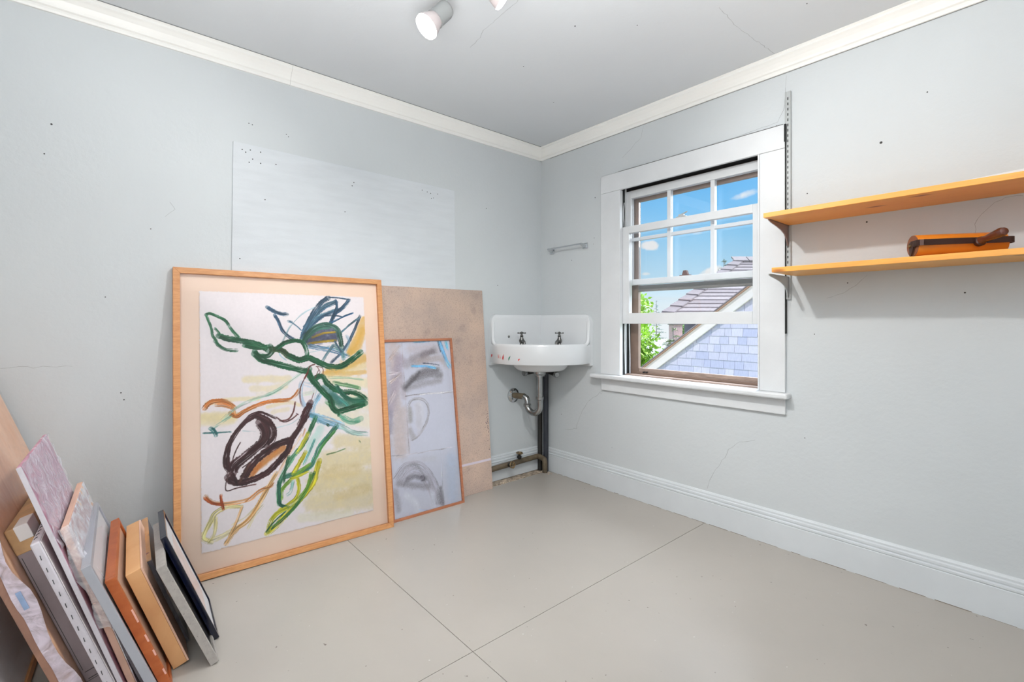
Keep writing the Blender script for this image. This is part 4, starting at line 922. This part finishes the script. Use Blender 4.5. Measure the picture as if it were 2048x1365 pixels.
# ink roller on the lower shelf
ZR = SZ2+.021
ir = tag(empty('ink_roller', (2.331, -.222, ZR)), 'large orange ink roller with dark wooden handle lying on the lower shelf', 'roller')
rc_ = Vector((0, -.222, ZR+.0405)); xa, xb = 2.203, 2.459
MB().lathe([(.012, -.004), (.039, -.004), (.040, 0), (.040, xb-xa), (.039, xb-xa+.004), (.012, xb-xa+.004)], (xa, rc_.y, rc_.z), (1, 0, 0), 40).build('roller_cylinder', paint('amber_rubber', (226, 132, 40), .3, .04), ir, smooth=True)
MB().lathe([(.0385, 0), (.0385, .0015)], (xa-.0058, rc_.y, rc_.z), (1, 0, 0), 32).build('end_disc', paint('brown_end', (134, 84, 58), .5, .05), ir)
DKB = paint('dark_bronze_strap', (70, 46, 38), .28, .08, metal=.5)
st = MB()
xl, xr = xa-.012, xb+.012
ys = rc_.y-.056
def strapseg(pts, h=.021, t=.003):
    for i in range(len(pts)-1):
        a, b = Vector(pts[i]), Vector(pts[i+1]); d = (b-a).normalized(); n_ = Vector((-d.y, d.x, 0)).normalized() if abs(d.z) < .9 else Vector((1, 0, 0)); u = Vector((0, 0, 1))
        c = [a-n_*t/2-u*h/2, b-n_*t/2-u*h/2, b+n_*t/2-u*h/2, a+n_*t/2-u*h/2]; st.quadbox(c+[p+u*h for p in c])
zc = rc_.z+.006
strapseg([(xl, rc_.y, zc), (xl, ys+.014, zc), (xl+.004, ys+.004, zc), (xl+.014, ys, zc), (xr-.014, ys, zc), (xr-.004, ys+.004, zc), (xr, ys+.014, zc), (xr, rc_.y, zc)])
st.build('steel_strap', DKB, ir)
MB().prism([(-.020, -.012), (-.005, -.044), (.003, -.044), (.010, .006), (-.012, .012)], (xl-.002, rc_.y, rc_.z+.004), (xl+.001, rc_.y, rc_.z+.004), side=(0, 1, 0)).build('end_bracket', DKB, ir, bevel=.001)
for xx, dx in ((xl-.002, -1), (xr+.002, 1)): MB().lathe([(.007, 0), (.007, .004), (.004, .006)], (xx, rc_.y, rc_.z), (dx, 0, 0), 10).build('axle_nut', BRASSY, ir, smooth=True)
hb = Vector((2.366, ys-.001, zc-.004)); he = Vector((2.372, ys-.112, zc+.012)); hd = (he-hb).normalized(); hl = (he-hb).length
MB().lathe([(.006, 0), (.013, .004), (.013, .016), (.009, .022), (.011, .04), (.0135, .07), (.0145, hl-.03), (.0155, hl-.012), (.012, hl-.002), (.004, hl+.002)], hb, hd, 20).build('handle', paint('polished_dark_wood', (92, 48, 34), .14, .08, 20, spec=.7), ir, smooth=True)
MB().lathe([(.016, -.004), (.016, .010), (.010, .014)], hb+Vector((0, 0, -.002)), hd, 16).build('ferrule', DKB, ir, smooth=True)

ir.location = (2.326, -.178, ZR); ir.rotation_euler = (0, 0, .60)
# ------------------------------------------------------------------ track light
TY = -1.56
tr = tag(empty('track_rail', (1.4, TY, RZ)), 'white ceiling track carrying the spotlights', 'light track')
MB().box((1.01, TY-.018, RZ-.022), (2.30, TY+.018, RZ-.0005)).build('rail', TRIMW, tr, bevel=.002)
BULBM = emit('lit_bulb', (255, 250, 244), 14.0)
def spot_head(face, aim, lab, energy, spot=2.2, tgt=None):
    face = Vector(face); aim = Vector(aim).normalized()
    h = tag(empty('spotlight', (face.x-aim.x*.1, TY, RZ-.022)), lab, 'spotlight', 'spotlights on the ceiling track')
    ob = face-aim*.125
    MB().lathe([(.016, -.02), (.030, -.012), (.034, 0), (.034, .055), (.036, .060)], ob, aim, 26).build('shade', paint('lamp_white', (150, 153, 153), .4, .01), h, smooth=True)
    MB().lathe([(.014, .02), (.020, .035), (.034, .068), (.045, .098), (.047, .108)], ob, aim, 28).build('bulb', paint('bulb_frosted', (196, 186, 186), .3, .01), h, smooth=True)
    MB().lathe([(.047, .1081), (.045, .117), (.034, .123), (.012, .126), (.001, .1262)], ob, aim, 28).build('bulb_face', BULBM, h, smooth=True)
    top = Vector((ob.x, TY, RZ-.022)); side = ob+Vector((0, .0, .03))
    MB().lathe([(.026, 0), (.026, .014), (.010, .018)], top, (0, 0, -1), 18).tube([top, Vector((top.x, TY, side.z+.015)), side-aim*.01], .006, 10).build('mount_arm', STEEL, h, smooth=True)
    add_light('bulb_light', 'SPOT', face+aim*.02, energy, (1.0, .985, .965), target=tgt or (face+aim*2), size=.035, spot=spot)
    return h
spot_head((1.017, -1.597, 2.195), (-.15, -.62, -.72), 'lit ceiling spotlight in full view near the top centre', 34, 2.8)
spot_head((1.385, -1.500, 2.165), (.31, .86, -.42), 'lit ceiling spotlight whose tip alone shows at the top edge', 52, 2.0, tgt=(2.3, 0, .95))
spot_head((1.72, -1.56, 2.17), (-.72, .30, -.62), 'lit ceiling spotlight out of view, third along the track', 56, 1.9, tgt=(.5, -.65, .35))

# ------------------------------------------------------------------ stack of canvases leaning along the left wall
class Stk:
    """local X = back towards the wall, Y = thickness (right), Z = up the slope; origin = lower left front corner on the floor"""
    def __init__(s, x, y, yaw, lean):
        b = Vector((-math.cos(yaw), math.sin(yaw), 0)); r = Vector((math.sin(yaw), math.cos(yaw), 0))
        u = -r*math.sin(lean)+Vector((0, 0, math.cos(lean))); n = r*math.cos(lean)+Vector((0, 0, math.sin(lean)))
        s.M = frame_from((x, y, 0), b, n, u); s.root = (x, y, 0)
    def b(s, lo, hi): return MB().box(lo, hi, s.M)
GSTK = 'pictures and canvases leaning in a row at lower left'
def framed_flat(name, S_, L_, H_, T_, fw, mat, matmat, label, img=None, back=BLACK):
    """framed picture in the stack: rails as parts, face towards +Y"""
    r = tag(empty(name, S_.root), label, 'framed picture', None)
    S_.b((0, 0, 0), (fw, T_, H_)).build('stile', mat, r, bevel=.001); S_.b((L_-fw, 0, 0), (L_, T_, H_)).build('stile', mat, r, bevel=.001)
    S_.b((fw, 0, H_-fw), (L_-fw, T_, H_)).build('top_rail', mat, r, bevel=.001); S_.b((fw, 0, 0), (L_-fw, T_, fw)).build('bottom_rail', mat, r, bevel=.001)
    S_.b((fw, .001, fw), (L_-fw, T_*.72, H_-fw)).build('mat_board', matmat, r)
    if img: S_.b((fw+L_*.16, T_*.72, fw+H_*.16), (L_-fw-L_*.16, T_*.72+.0008, H_-fw-H_*.16)).build('print', img, r)
    S_.b((fw, T_*.8, fw), (L_-fw, T_*.8+.0015, H_-fw)).build('glazing', SGLASS, r)
    return r
framed_flat('framed_picture', Stk(.672, -.0+-2.219, .050, .364), .279, .419, .018, .012, NAVY, WHITEMAT, 'thin navy-lacquered framed picture, rightmost of the leaning row', paint('blush_print', (226, 206, 200), .7, .06, 30))
GREYF = paint('flecked_grey', (168, 162, 156), .5, .06, 60, .1, 120, speck=((110, 104, 100), 160, .68))
S_ = Stk(.807, -2.248, .047, .378)
r = framed_flat('framed_picture', S_, .40, .379, .024, .014, GREYF, BLACK, 'flecked grey framed picture with black face, beside the navy one')
S_ = Stk(.626, -2.302, .036, .327)
r = tag(empty('wrapped_canvas', S_.root), 'small dark stained canvas in clear film, between the grey frame and the birch panel', 'canvas')
RUST = paint('rust_ink', (196, 140, 78), .6, .12, 8, .2, 40, speck=((120, 50, 30), 22, .60))
DKC = paint('dark_mottle', (44, 32, 44), .35, .35, 22, .3, 40, speck=((150, 84, 84), 34, .66))
S_.b((0, 0, 0), (.43, .020, .326)).build('stretched_canvas', DKC, r, bevel=.003)
S_.b((-.0005, -.0005, .3255), (.431, .0205, .329)).build('top_edge', RUST, r, bevel=.001)
fm = MB(); fm.box((-.004, -.003, -.002), (.434, .024, .333), S_.M); fm.build('plastic_film', plastic_film('thin_film', (.96, .96, .98), .12), r, bevel=.003)
S_ = Stk(.749, -2.340, .037, .340)
r = tag(empty('cradled_panel', S_.root), 'thick pale birch cradled panel between the dark canvas and the orange-stained frame', 'panel')
S_.b((0, 0, 0), (.448, .038, .355)).build('cradle', BIRCH, r, bevel=.0015)
S_.b((0, .0382, 0), (.448, .0435, .355)).build('painted_face', paint('pinkish_ground', (224, 184, 160), .6, .06, 10), r, bevel=.001)
S_ = Stk(.845, -2.372, .037, .345)
r = framed_flat('framed_picture', S_, .52, .396, .024, .016, STAIN, paint('pinkish_ground', (224, 184, 160)), 'orange-stained wooden framed picture with chipped edge, left of the birch panel')
cm = MB()
for t_, h_ in ((.12, .02), (.17, .025), (.24, .03), (.27, .014), (.05, .02)): cm.box((-.0006, .0205, t_), (.003, .0246, t_+h_), S_.M)
tag(cm.build('chipped_paint', paint('chip_pink', (236, 178, 160), .6), r), kind='stuff')
SILV = paint('silver_grey', (176, 178, 186), .38, .02, 12, metal=.25)
framed_flat('framed_picture', Stk(.881, -2.393, .022, .353), .584, .468, .021, .014, SILV, WHITEMAT, 'silver-grey framed picture with white mat, left of the orange-stained frame', paint('pale_lilac', (214, 202, 210), .6, .05, 12))
# thin boards behind the silver frame
S_ = Stk(.80, -2.400, .030, .345)
tag(S_.b((0, 0, 0), (.46, .007, .40)).build('thin_board', paint('umber_board', (168, 134, 100), .6, .1, 20), bevel=.001), 'thin tan board edge, pressed against the back of the silver frame', 'board')
S_ = Stk(.79, -2.416, .030, .338)
tag(S_.b((0, 0, 0), (.46, .011, .42)).build('thin_canvas', paint('charcoal_edge', (104, 98, 104), .8, .12, 40, .4, 120), bevel=.001), 'dark grey rough-edged thin canvas, between the tan board and the film-wrapped canvas', 'canvas')
# film wrapped white painting
S_ = Stk(.793, -2.442, .042, .291)
r = tag(empty('wrapped_canvas', S_.root), 'white swirl-painted canvas in loose clear film, between the stapled canvas and silver frame', 'canvas')
def swirl(name, a, b_, c_, sc=5):
    if name in MATS: return MATS[name]
    m, t, b = base_mat(name, .5); v = coords(t, (1, 1, 1)); n = noise(t, v, sc, 3, .5, 2.5)
    t.links.new(ramp(t, n, [(.32, s2l(a)), (.45, s2l(b_)), (.56, s2l(a)), (.68, s2l(c_))]), b.inputs['Base Color']); MATS[name] = m; return m
SW = swirl('white_swirl', (222, 226, 232), (186, 158, 160), (222, 176, 138))
S_.b((0, 0, 0), (.488, .016, .548)).build('stretched_canvas', paint('pink_edge', (222, 180, 158), .6, .05, 12), r, bevel=.002)
S_.b((0.001, .0162, .001), (.487, .0185, .547)).build('painted_face', SW, r, bevel=.001)
def rumple(S_, x0, x1, z0, z1, y, name, mat, par, nx=18, nz=22, amp=.006, hang=None):
    m = MB(); i0 = 0
    for k in range(nz+1):
        for j in range(nx+1):
            x = x0+(x1-x0)*j/nx; z = z0+(z1-z0)*k/nz
            yy = y+amp*(.6+math.sin(j*1.1+k*.5)*math.cos(k*.9-j*.3)+random.uniform(-.35, .35))
            if hang and k == 0: yy += amp
            m.v.append(tuple(S_.M @ Vector((x, yy, z))))
    for k in range(nz):
        for j in range(nx): a = k*(nx+1)+j; m.f.append((a, a+1, a+nx+2, a+nx+1))
    return m.build(name, mat, par, smooth=True, fix=False)
rumple(S_, -.012, .48, .26, .545, .022, 'plastic_film', FILM, r, amp=.003)
FLAP = plastic_film('flap_film', (.93, .92, .96), .36)
m = MB(); ny_, nz_ = 8, 16
for k in range(nz_+1):
    for j in range(ny_+1):
        t_ = j/ny_; z = .555-(.31+.03*t_)*k/nz_; y = -.004+.040*t_+.006*math.sin(k*.7+j); x = -.012-.010*math.sin(t_*PI)*(k/nz_)-.004*math.sin(k*1.7+j*1.1)+(.03*max(0, t_-.45)*1.2)
        m.v.append(tuple(S_.M @ Vector((x, y*(.45+.55*min(1, k/5)), z))))
for k in range(nz_):
    for j in range(ny_): a = k*(ny_+1)+j; m.f.append((a, a+1, a+ny_+2, a+ny_+1))
m.build('plastic_flap', FLAP, r, smooth=True, fix=False)
# stapled canvas, closest pale one
S_ = Stk(.820, -2.482, .050, .329)
r = tag(empty('stapled_canvas', S_.root), 'white canvas with staples along its edge, left of the film-wrapped swirl canvas', 'canvas')
WC = paint('raw_canvas', (214, 208, 214), .7, .03, 30, .3, 90)
S_.b((0, 0, 0), (.30, .0205, .540)).build('stretcher', WC, r, bevel=.004)
S_.b((0.002, .0206, .002), (.298, .0225, .538)).build('painted_face', paint('whitewash', (222, 214, 214), .5, .03, 9, speck=((200, 80, 80), 12, .69)), r, bevel=.001)
m = MB()
for k in range(13):
    z = .04+k*.038; m.tube([S_.M @ Vector((-.0018, .008, z-.006)), S_.M @ Vector((-.003, .0085, z)), S_.M @ Vector((-.0018, .009, z+.007))], .0009, 5)
for k in range(6): x = .03+k*.03; m.tube([S_.M @ Vector((x, .006, .5415)), S_.M @ Vector((x+.006, .009, .5425)), S_.M @ Vector((x+.011, .012, .5415))], .0009, 5)
tag(m.build('staples', paint('staple_steel', (90, 90, 92), .4, metal=.8), r), kind='stuff')
# pink wrapped canvas sticking up
S_ = Stk(.812, -2.4575, .043, .303)
r = tag(empty('wrapped_canvas', S_.root), 'tall canvas in pinkish plastic wrap, sticking up above its neighbours', 'canvas')
PK = swirl('pink_swirl', (206, 160, 178), (186, 132, 154), (222, 200, 212), 7)
S_.b((0, 0, 0), (.456, .011, .752)).build('stretched_canvas', PK, r, bevel=.003)
S_.b((-.002, -.0005, 0.002), (.004, .0105, .750)).build('stapled_edge', WC, r, bevel=.001)
rumple(S_, -.003, .459, .50, .755, .0125, 'plastic_film', plastic_film('lilac_film', (.84, .80, .90), .5), r, amp=.003)
# grey wrapped box
S_ = Stk(.690, -2.537, .066, .333)
r = tag(empty('wrapped_box', S_.root), 'flat grey cardboard box with brown paper taped over its top end', 'box')
GBX = paint('grey_cardboard', (152, 138, 140), .75, .03, 20, .15, 80)
S_.b((0, 0, 0), (.42, .046, .545)).build('carton', GBX, r, bevel=.002)
KR = paint('kraft_paper', (196, 156, 110), .5, .14, 14, .4, 30, speck=((226, 214, 196), 9, .62))
S_.b((-.0012, -.0012, .47), (.423, .0472, .548)).build('kraft_wrap', KR, r, bevel=.003)
m = MB(); lbp = [(-.0022, .016), (-.0022, .042)]
S_.b((-.003, .018, .505), (.085, .0485, .5495)).build('paper_label', paint('label_paper', (238, 234, 230), .6, .01), r, bevel=.002)
m = MB()
for lo, hi in (((-.0016, .008, .060), (-.0004, .040, .0612)), ((-.0016, .008, .036), (-.0004, .040, .0372)), ((-.0016, .0395, .036), (-.0004, .0405, .0612)), ((-.0016, .0, .03), (-.0004, .046, .0308)), ((-.0016, .006, .07), (-.0004, .0068, .46))): m.box(lo, hi, S_.M)
m.build('seam_line', HOLE, r)
# large film wrapped canvas behind them all
S_ = Stk(.735, -2.572, .050, .333)
r = tag(empty('wrapped_canvas', S_.root), 'largest canvas of the row, ochre painted, in cloudy pink plastic, left of the grey box', 'canvas')
OCH = wood('ochre_wash', (222, 164, 118), (200, 132, 78), (3, 3, 1.0), .3, 2, c3=(236, 192, 160))
S_.b((0, 0, 0), (.700, .028, 1.02)).build('stretched_canvas', OCH, r, bevel=.004)
S_.b((-.003, -.018, 0), (.695, -.0005, 1.015)).build('stretcher_bar', wood('brown_bar', (150, 112, 96), (178, 134, 112), (8, 8, 3), .6, 3), r, bevel=.003)
rumple(S_, -.004, .69, .0, 1.03, .030, 'plastic_film', plastic_film('rose_film', (.92, .80, .78), .10), r, amp=.004, nx=26, nz=30)
m = MB()
for k in range(31):
    z = 1.02*k/30; 
    for y in (-.001, .014, .031): m.v.append(tuple(S_.M @ Vector((-.006-.006*math.sin(k*1.3+y*90)-.004*random.random(), y+.008*math.sin(k*.8)*(y > .03), z))))
for k in range(30):
    for j in range(2): a = k*3+j; m.f.append((a, a+1, a+4, a+3))
m.build('plastic_edge', plastic_film('mauve_film', (.80, .70, .78), .85), r, smooth=True, fix=False)
m = MB(); m.box((-.0135, .010, .33), (-.0125, .021, .385), S_.M); m.build('tape_strip', paint('blue_tape', (150, 172, 206), .2, .1, 40), r, bevel=.001)
# leftmost framed print
S_ = Stk(.98, -2.72, .05, .35)
r = framed_flat('framed_picture', S_, .62, .78, .026, .018, MAPLE, WHITEMAT, 'maple-framed picture with dark image, leftmost of the leaning row', None)
S_.b((.12, .0145, .20), (.52, .0155, .62)).build('print', paint('night_print', (24, 22, 30), .3, .4, 4, speck=((60, 90, 130), 3, .62)), r)
# clutter the row leans on: a tall plywood storage slot just out of frame
tag(MB().box((.03, -3.44, 0), (1.3, -3.34, 1.4)).build('storage_panel', wood('ply', (206, 160, 112), (226, 184, 136), (1, 4, 8)), bevel=.002), 'plywood storage panel standing against the side wall out of view', 'panel')

# ------------------------------------------------------------------ outdoors
CAM_ORG = Vector((2.587, -2.513, 1.10))      # fixed copy of the camera position; the surroundings are placed relative to it
def camrel(c, w, z): p = CAM_ORG+RGT*c+FWD*w; return Vector((p.x, p.y, z))
SHB = [paint('shingle_%d' % i, c, .75, .04, 12, .3, 40, scale=(8, 1, 1)) for i, c in enumerate(((214, 208, 220), (207, 203, 218), (222, 215, 225), (199, 197, 216)))]
nh = tag(empty('neighbor_house', (0, 4.4, -4)), 'neighbouring house gable with pale blue shingles and cream rake board', 'house')
DY = 4.4
r0, r1 = Vector((-1.90, 0, .339)), Vector((-.245, 0, 1.553)); rd = (r1-r0).normalized(); slope = rd.z/rd.x
top = r0+rd*4.0; bot = r0-rd*.6
m = MB(); wv = [(bot.x, bot.z), (top.x, top.z), (top.x+3.5, top.z-3.5*slope), (top.x+3.5, -4), (bot.x, -4)]
m.v = [(a, DY, b) for a, b in wv]+[(a, DY+1.2, b) for a, b in wv]; m.f = [(0, 1, 2, 3, 4), (9, 8, 7, 6, 5)]+[(i, (i+1) % 5, (i+1) % 5+5, i+5) for i in range(5)]
m.build('gable_wall', SHB[1], nh)
nrm = Vector((-rd.z, 0, rd.x))
def rk(off0, off1, y0, y1, name, mat, bv=.004):
    m = MB(); a = bot+nrm*off0; b = top+nrm*off0; c = top+nrm*off1; d = bot+nrm*off1
    m.quadbox([(a.x, y0, a.z), (b.x, y0, b.z), (b.x, y1, b.z), (a.x, y1, a.z), (d.x, y0, d.z), (c.x, y0, c.z), (c.x, y1, c.z), (d.x, y1, d.z)]); return m.build(name, mat, nh, bevel=bv)
rk(-.085, .050, DY-.07, DY-.03, 'rake_board', paint('cream_trim', (250, 236, 226), .6, .02))
rk(.050, .066, DY-.11, DY+.1, 'drip_edge', paint('rust_trim', (196, 150, 128), .6, .04)); rk(.066, .082, DY-.12, DY+1.1, 'roof_edge', paint('shingle_edge', (150, 136, 136), .8, .1))
zrow = 1.95; R2 = random.Random(11); k = 0
while zrow > -.25:
    xs_ = (zrow-.12-r0.z)/slope+r0.x-.12 if True else 0; x = max(xs_, -2.6)-R2.random()*.15
    while x < .75:
        w = R2.choice((.10, .13, .16, .20, .24))
        zt = r0.z+(x+w/2-r0.x)*slope
        if zrow-.06 < zt+.05:
            m = MB(); z1 = zrow; z0 = zrow-.122; t0 = .013+R2.random()*.004
            m.quadbox([(x+.002, DY-t0, z0), (x+w-.002, DY-t0, z0), (x+w-.002, DY, z0), (x+.002, DY, z0), (x+.002, DY-.003, z1), (x+w-.002, DY-.003, z1), (x+w-.002, DY, z1), (x+.002, DY, z1)])
            m.build('shingle', R2.choice(SHB), nh)
        x += w
    zrow -= .118
# roof facing the window, further back
rf = tag(empty('hipped_roof', camrel(4, 9, -4)), 'sunlit grey hipped shingle roof rising behind the blue gable', 'roof')
TN = math.tan(math.radians(32))
def rp_(c, z, lift=0): return camrel(c, 7.6+(z-1.1)/TN-lift*.5, z+lift*.85)
hc = lambda z: 2.3055+(z-1.1)*(4.5153-2.3055)/1.2
m = MB(); A0, A1, B0, B1 = rp_(hc(1.12), 1.12), rp_(hc(2.3), 2.3), rp_(9.5, 1.12), rp_(9.5, 2.3)
down = Vector((0, 0, -.04)); m.quadbox([A0+down, B0+down, B1+down, A1+down, A0, B0, B1, A1]); m.build('roof_deck', paint('roof_felt', (120, 112, 112), .9), rf)
ROOFM = [paint('asphalt_%d' % i, c, .85, .06, 30, .4, 160) for i, c in enumerate(((134, 122, 120), (126, 114, 113), (142, 130, 128)))]
dz = .068; z = 1.12; i = 0
while z < 2.3:
    m = MB(); za, zb = z, min(z+dz, 2.3); a, b, c, d = rp_(hc(za), za, .022), rp_(9.5, za, .022), rp_(9.5, zb, .006), rp_(hc(zb), zb, .006)
    dn = Vector((0, 0, -.02)); m.quadbox([a+dn, b+dn, c+dn, d+dn, a, b, c, d]); m.build('shingle_course', ROOFM[i % 3], rf); z += dz; i += 1
z = 1.12
while z < 2.28:
    a = rp_(hc(z)-.10, z, .05); b = rp_(hc(z)+.10, z-.015, .05); z2 = z+.115; c = rp_(hc(z2)+.09, z2-.012, .03); d = rp_(hc(z2)-.09, z2, .03); dn = Vector((0, 0, -.022))
    MB().quadbox([a+dn, b+dn, c+dn, d+dn, a, b, c, d]); mm = MB(); mm.quadbox([a+dn, b+dn, c+dn, d+dn, a, b, c, d]); mm.build('ridge_cap', ROOFM[1], rf); z += .105
for k in range(14):
    c0 = 4.4+k*.3; a = rp_(c0, 2.27, .05); b = rp_(c0+.28, 2.27, .05); c = rp_(c0+.28, 2.36, .05); d = rp_(c0, 2.36, .05); mm = MB(); dn = Vector((0, 0, -.03)); mm.quadbox([a+dn, b+dn, c+dn, d+dn, a, b, c, d]); mm.build('ridge_cap', ROOFM[2], rf)
m = MB(); m.quadbox([camrel(2.85, 7.9, -5), camrel(9, 7.9, -5), camrel(9, 12, -5), camrel(4.6, 12, -5), camrel(2.85, 7.9, 1.1), camrel(9, 7.9, 1.1), camrel(9, 12, 1.1), camrel(4.6, 12, 1.1)]); m.build('house_body', paint('slate_siding', (176, 176, 186), .8), rf)

# distant house with brick chimney
dh = tag(empty('distant_house', camrel(5.0, 17, -5)), 'distant house with pale roof and brick chimney among the trees', 'house')
def cbox(c0, c1, w0, w1, z0, z1): m = MB(); m.quadbox([camrel(c0, w0, z0), camrel(c1, w0, z0), camrel(c1, w1, z0), camrel(c0, w1, z0), camrel(c0, w0, z1), camrel(c1, w0, z1), camrel(c1, w1, z1), camrel(c0, w1, z1)]); return m
cbox(4.2, 8.0, 16, 20, -5, -.6).build('house_wall', paint('pale_siding', (206, 204, 206), .8), dh)
m = MB(); pts = [(4.0, -.75), (5.75, .42), (8.2, -.75)]; m.v = [tuple(camrel(a, 15.8, b)) for a, b in pts]+[tuple(camrel(a, 20.2, b)) for a, b in pts]; m.f = [(0, 1, 2), (5, 4, 3), (0, 3, 4, 1), (1, 4, 5, 2), (2, 5, 3, 0)]
m.build('roof', paint('tan_roof', (214, 204, 194), .8, .05), dh)
cbox(5.55, 5.85, 16.4, 16.9, .1, .98).build('chimney', paint('brick_red', (206, 168, 166), .9, .08, 30, .3, 60), dh); cbox(5.52, 5.88, 16.35, 16.95, .98, 1.03).build('chimney_cap', ROOFM[1], dh)

tag(MB().box((-70, .4, -6.2), (60, 90, -6.0)).build('ground_lawn', paint('lawn', (120, 160, 70), .9, .2, .3)), 'green lawn far below the window', kind='structure')

# trees
def leaves(blobs, n, size, seed):
    R = np.random.default_rng(seed); V = []; 
    tot = sum(b[3]**2 for b in blobs)
    for (c, w, z, r, zr) in blobs:
        k = int(n*r*r/tot); d = R.normal(size=(k, 3)); d /= np.linalg.norm(d, axis=1)[:, None]; rad = R.random(k)**.35
        ctr = np.array(camrel(c, w, z)); p = ctr+d*rad[:, None]*np.array([r, r, zr])*(1+.25*np.sin(d[:, :1]*9+d[:, 2:]*7))
        V.append(p)
    P = np.concatenate(V); k = len(P); a = R.normal(size=(k, 3)); a /= np.linalg.norm(a, axis=1)[:, None]; b = np.cross(a, R.normal(size=(k, 3))); b /= np.linalg.norm(b, axis=1)[:, None]
    s = size*(.6+.8*R.random(k))[:, None]; VV = np.stack([P-a*s, P+b*s*.5, P+a*s, P-b*s*.5], 1).reshape(-1, 3)
    return VV, [(4*i, 4*i+1, 4*i+2, 4*i+3) for i in range(k)]
LEAFM = [paint('leaf_%d' % i, c, .6, .22, 2.5) for i, c in enumerate(((176, 214, 84), (196, 214, 130), (150, 178, 112)))]
for l in LEAFM:
    b = l.node_tree.nodes['Principled BSDF']; b.inputs['Subsurface Weight'].default_value = 0
def tree(name, label, base, blobs, n, size, mat, seed, th=.12):
    t = tag(empty(name, camrel(*base)), label, 'tree'); V, F_ = leaves(blobs, n, size, seed)
    m = MB(); m.v = [tuple(v) for v in V]; m.f = F_; m.build('foliage', mat, t, fix=False)
    topz = max(b[2] for b in blobs); b0 = camrel(*base); m = MB(); m.tube([b0, camrel(blobs[0][0], blobs[0][1], blobs[0][2]), camrel(blobs[-1][0], blobs[-1][1], topz)], [th, th*.6, th*.2], 8)
    for bl in blobs: m.tube([camrel(blobs[0][0], blobs[0][1], blobs[0][2]-.5), camrel(bl[0], bl[1], bl[2])], [th*.4, th*.1], 6)
    m.build('trunk', paint('bark', (128, 112, 100), .9, .15, 8), t); return t
tree('maple_tree', 'bright green leafy tree at the left edge of the window view', (2.45, 9.6, -6), [(2.35, 9.6, -.2, .55, .8), (2.42, 9.5, .8, .42, .45), (2.35, 9.6, 1.45, .40, .30), (2.72, 9.7, .2, .45, .4), (2.5, 9.4, -.6, .6, .5), (2.35, 9.6, 1.2, .45, .3)], 9000, .045, LEAFM[0], 3)
tree('pale_bush', 'pale yellow-green shrub crown below the bright tree', (3.3, 11.7, -6), [(3.35, 11.6, -1.1, .75, .7), (3.6, 11.8, -.5, .45, .3), (4.05, 11.9, -.4, .35, .22), (3.8, 11.7, -1.0, .6, .5)], 7000, .04, LEAFM[1], 4)
tree('far_tree', 'green tree crown beside the brick chimney', (8.1, 21.6, -6), [(8.1, 21.4, .17, .65, .7), (7.85, 21.4, .67, .42, .36)], 3000, .06, LEAFM[2], 5)
def spruce(name, label, c, w, z0, z1, r, mat, seed, nb=60, sparse=1):
    R = random.Random(seed); t = tag(empty(name, camrel(c, w, -6)), label, 'tree'); m = MB(); m.tube([camrel(c, w, -6), camrel(c, w, z1)], [.09*r/.9+.02, .008], 7); f = MB()
    for k in range(nb):
        q = R.random()**.8; z = z1-(z1-z0)*q; L_ = r*(.12+.88*q)*R.uniform(.6, 1.1); a = R.random()*2*PI
        b0 = camrel(c, w, z); e = camrel(c+math.cos(a)*L_, w+math.sin(a)*L_, z+R.uniform(-.05, .12)*L_*1.2); m.tube([b0, b0.lerp(e, .5)+Vector((0, 0, -.03*L_)), e], [.012*r+.003, .008*r+.002, .002], 5)
        for j in range(sparse*9):
            p = b0.lerp(e, R.uniform(.25, 1)); s = .05+.05*r
            i0 = len(f.v); d = Vector((R.uniform(-1, 1), R.uniform(-1, 1), R.uniform(-.8, .5)))*s; g_ = Vector((R.uniform(-1, 1), R.uniform(-1, 1), R.uniform(-1, 1)))*s*.25
            f.v += [tuple(p-g_), tuple(p+d*.5+g_), tuple(p+d), tuple(p-d*.2)]; f.f.append((i0, i0+1, i0+2, i0+3))
    m.build('branches', paint('grey_bark', (140, 132, 126), .9, .12, 8), t); f.build('needles', mat, t, fix=False); return t
SPN = paint('needles_grey', (96, 120, 104), .8, .15, 4)
spruce('spruce_tree', 'sparse grey-green spruce between the bright tree and the distant chimney', 4.05, 12, -1.6, .95, 1.05, paint('needles_pale', (176, 182, 150), .8, .15, 4), 21, 90, 2)
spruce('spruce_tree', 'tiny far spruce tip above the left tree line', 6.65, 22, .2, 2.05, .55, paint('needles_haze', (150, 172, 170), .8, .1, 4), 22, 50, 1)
spruce('spruce_tree', 'dark spruce top poking up beside the grey hipped roof', 9.75, 22, 2.0, 3.95, .85, SPN, 23, 60, 1)
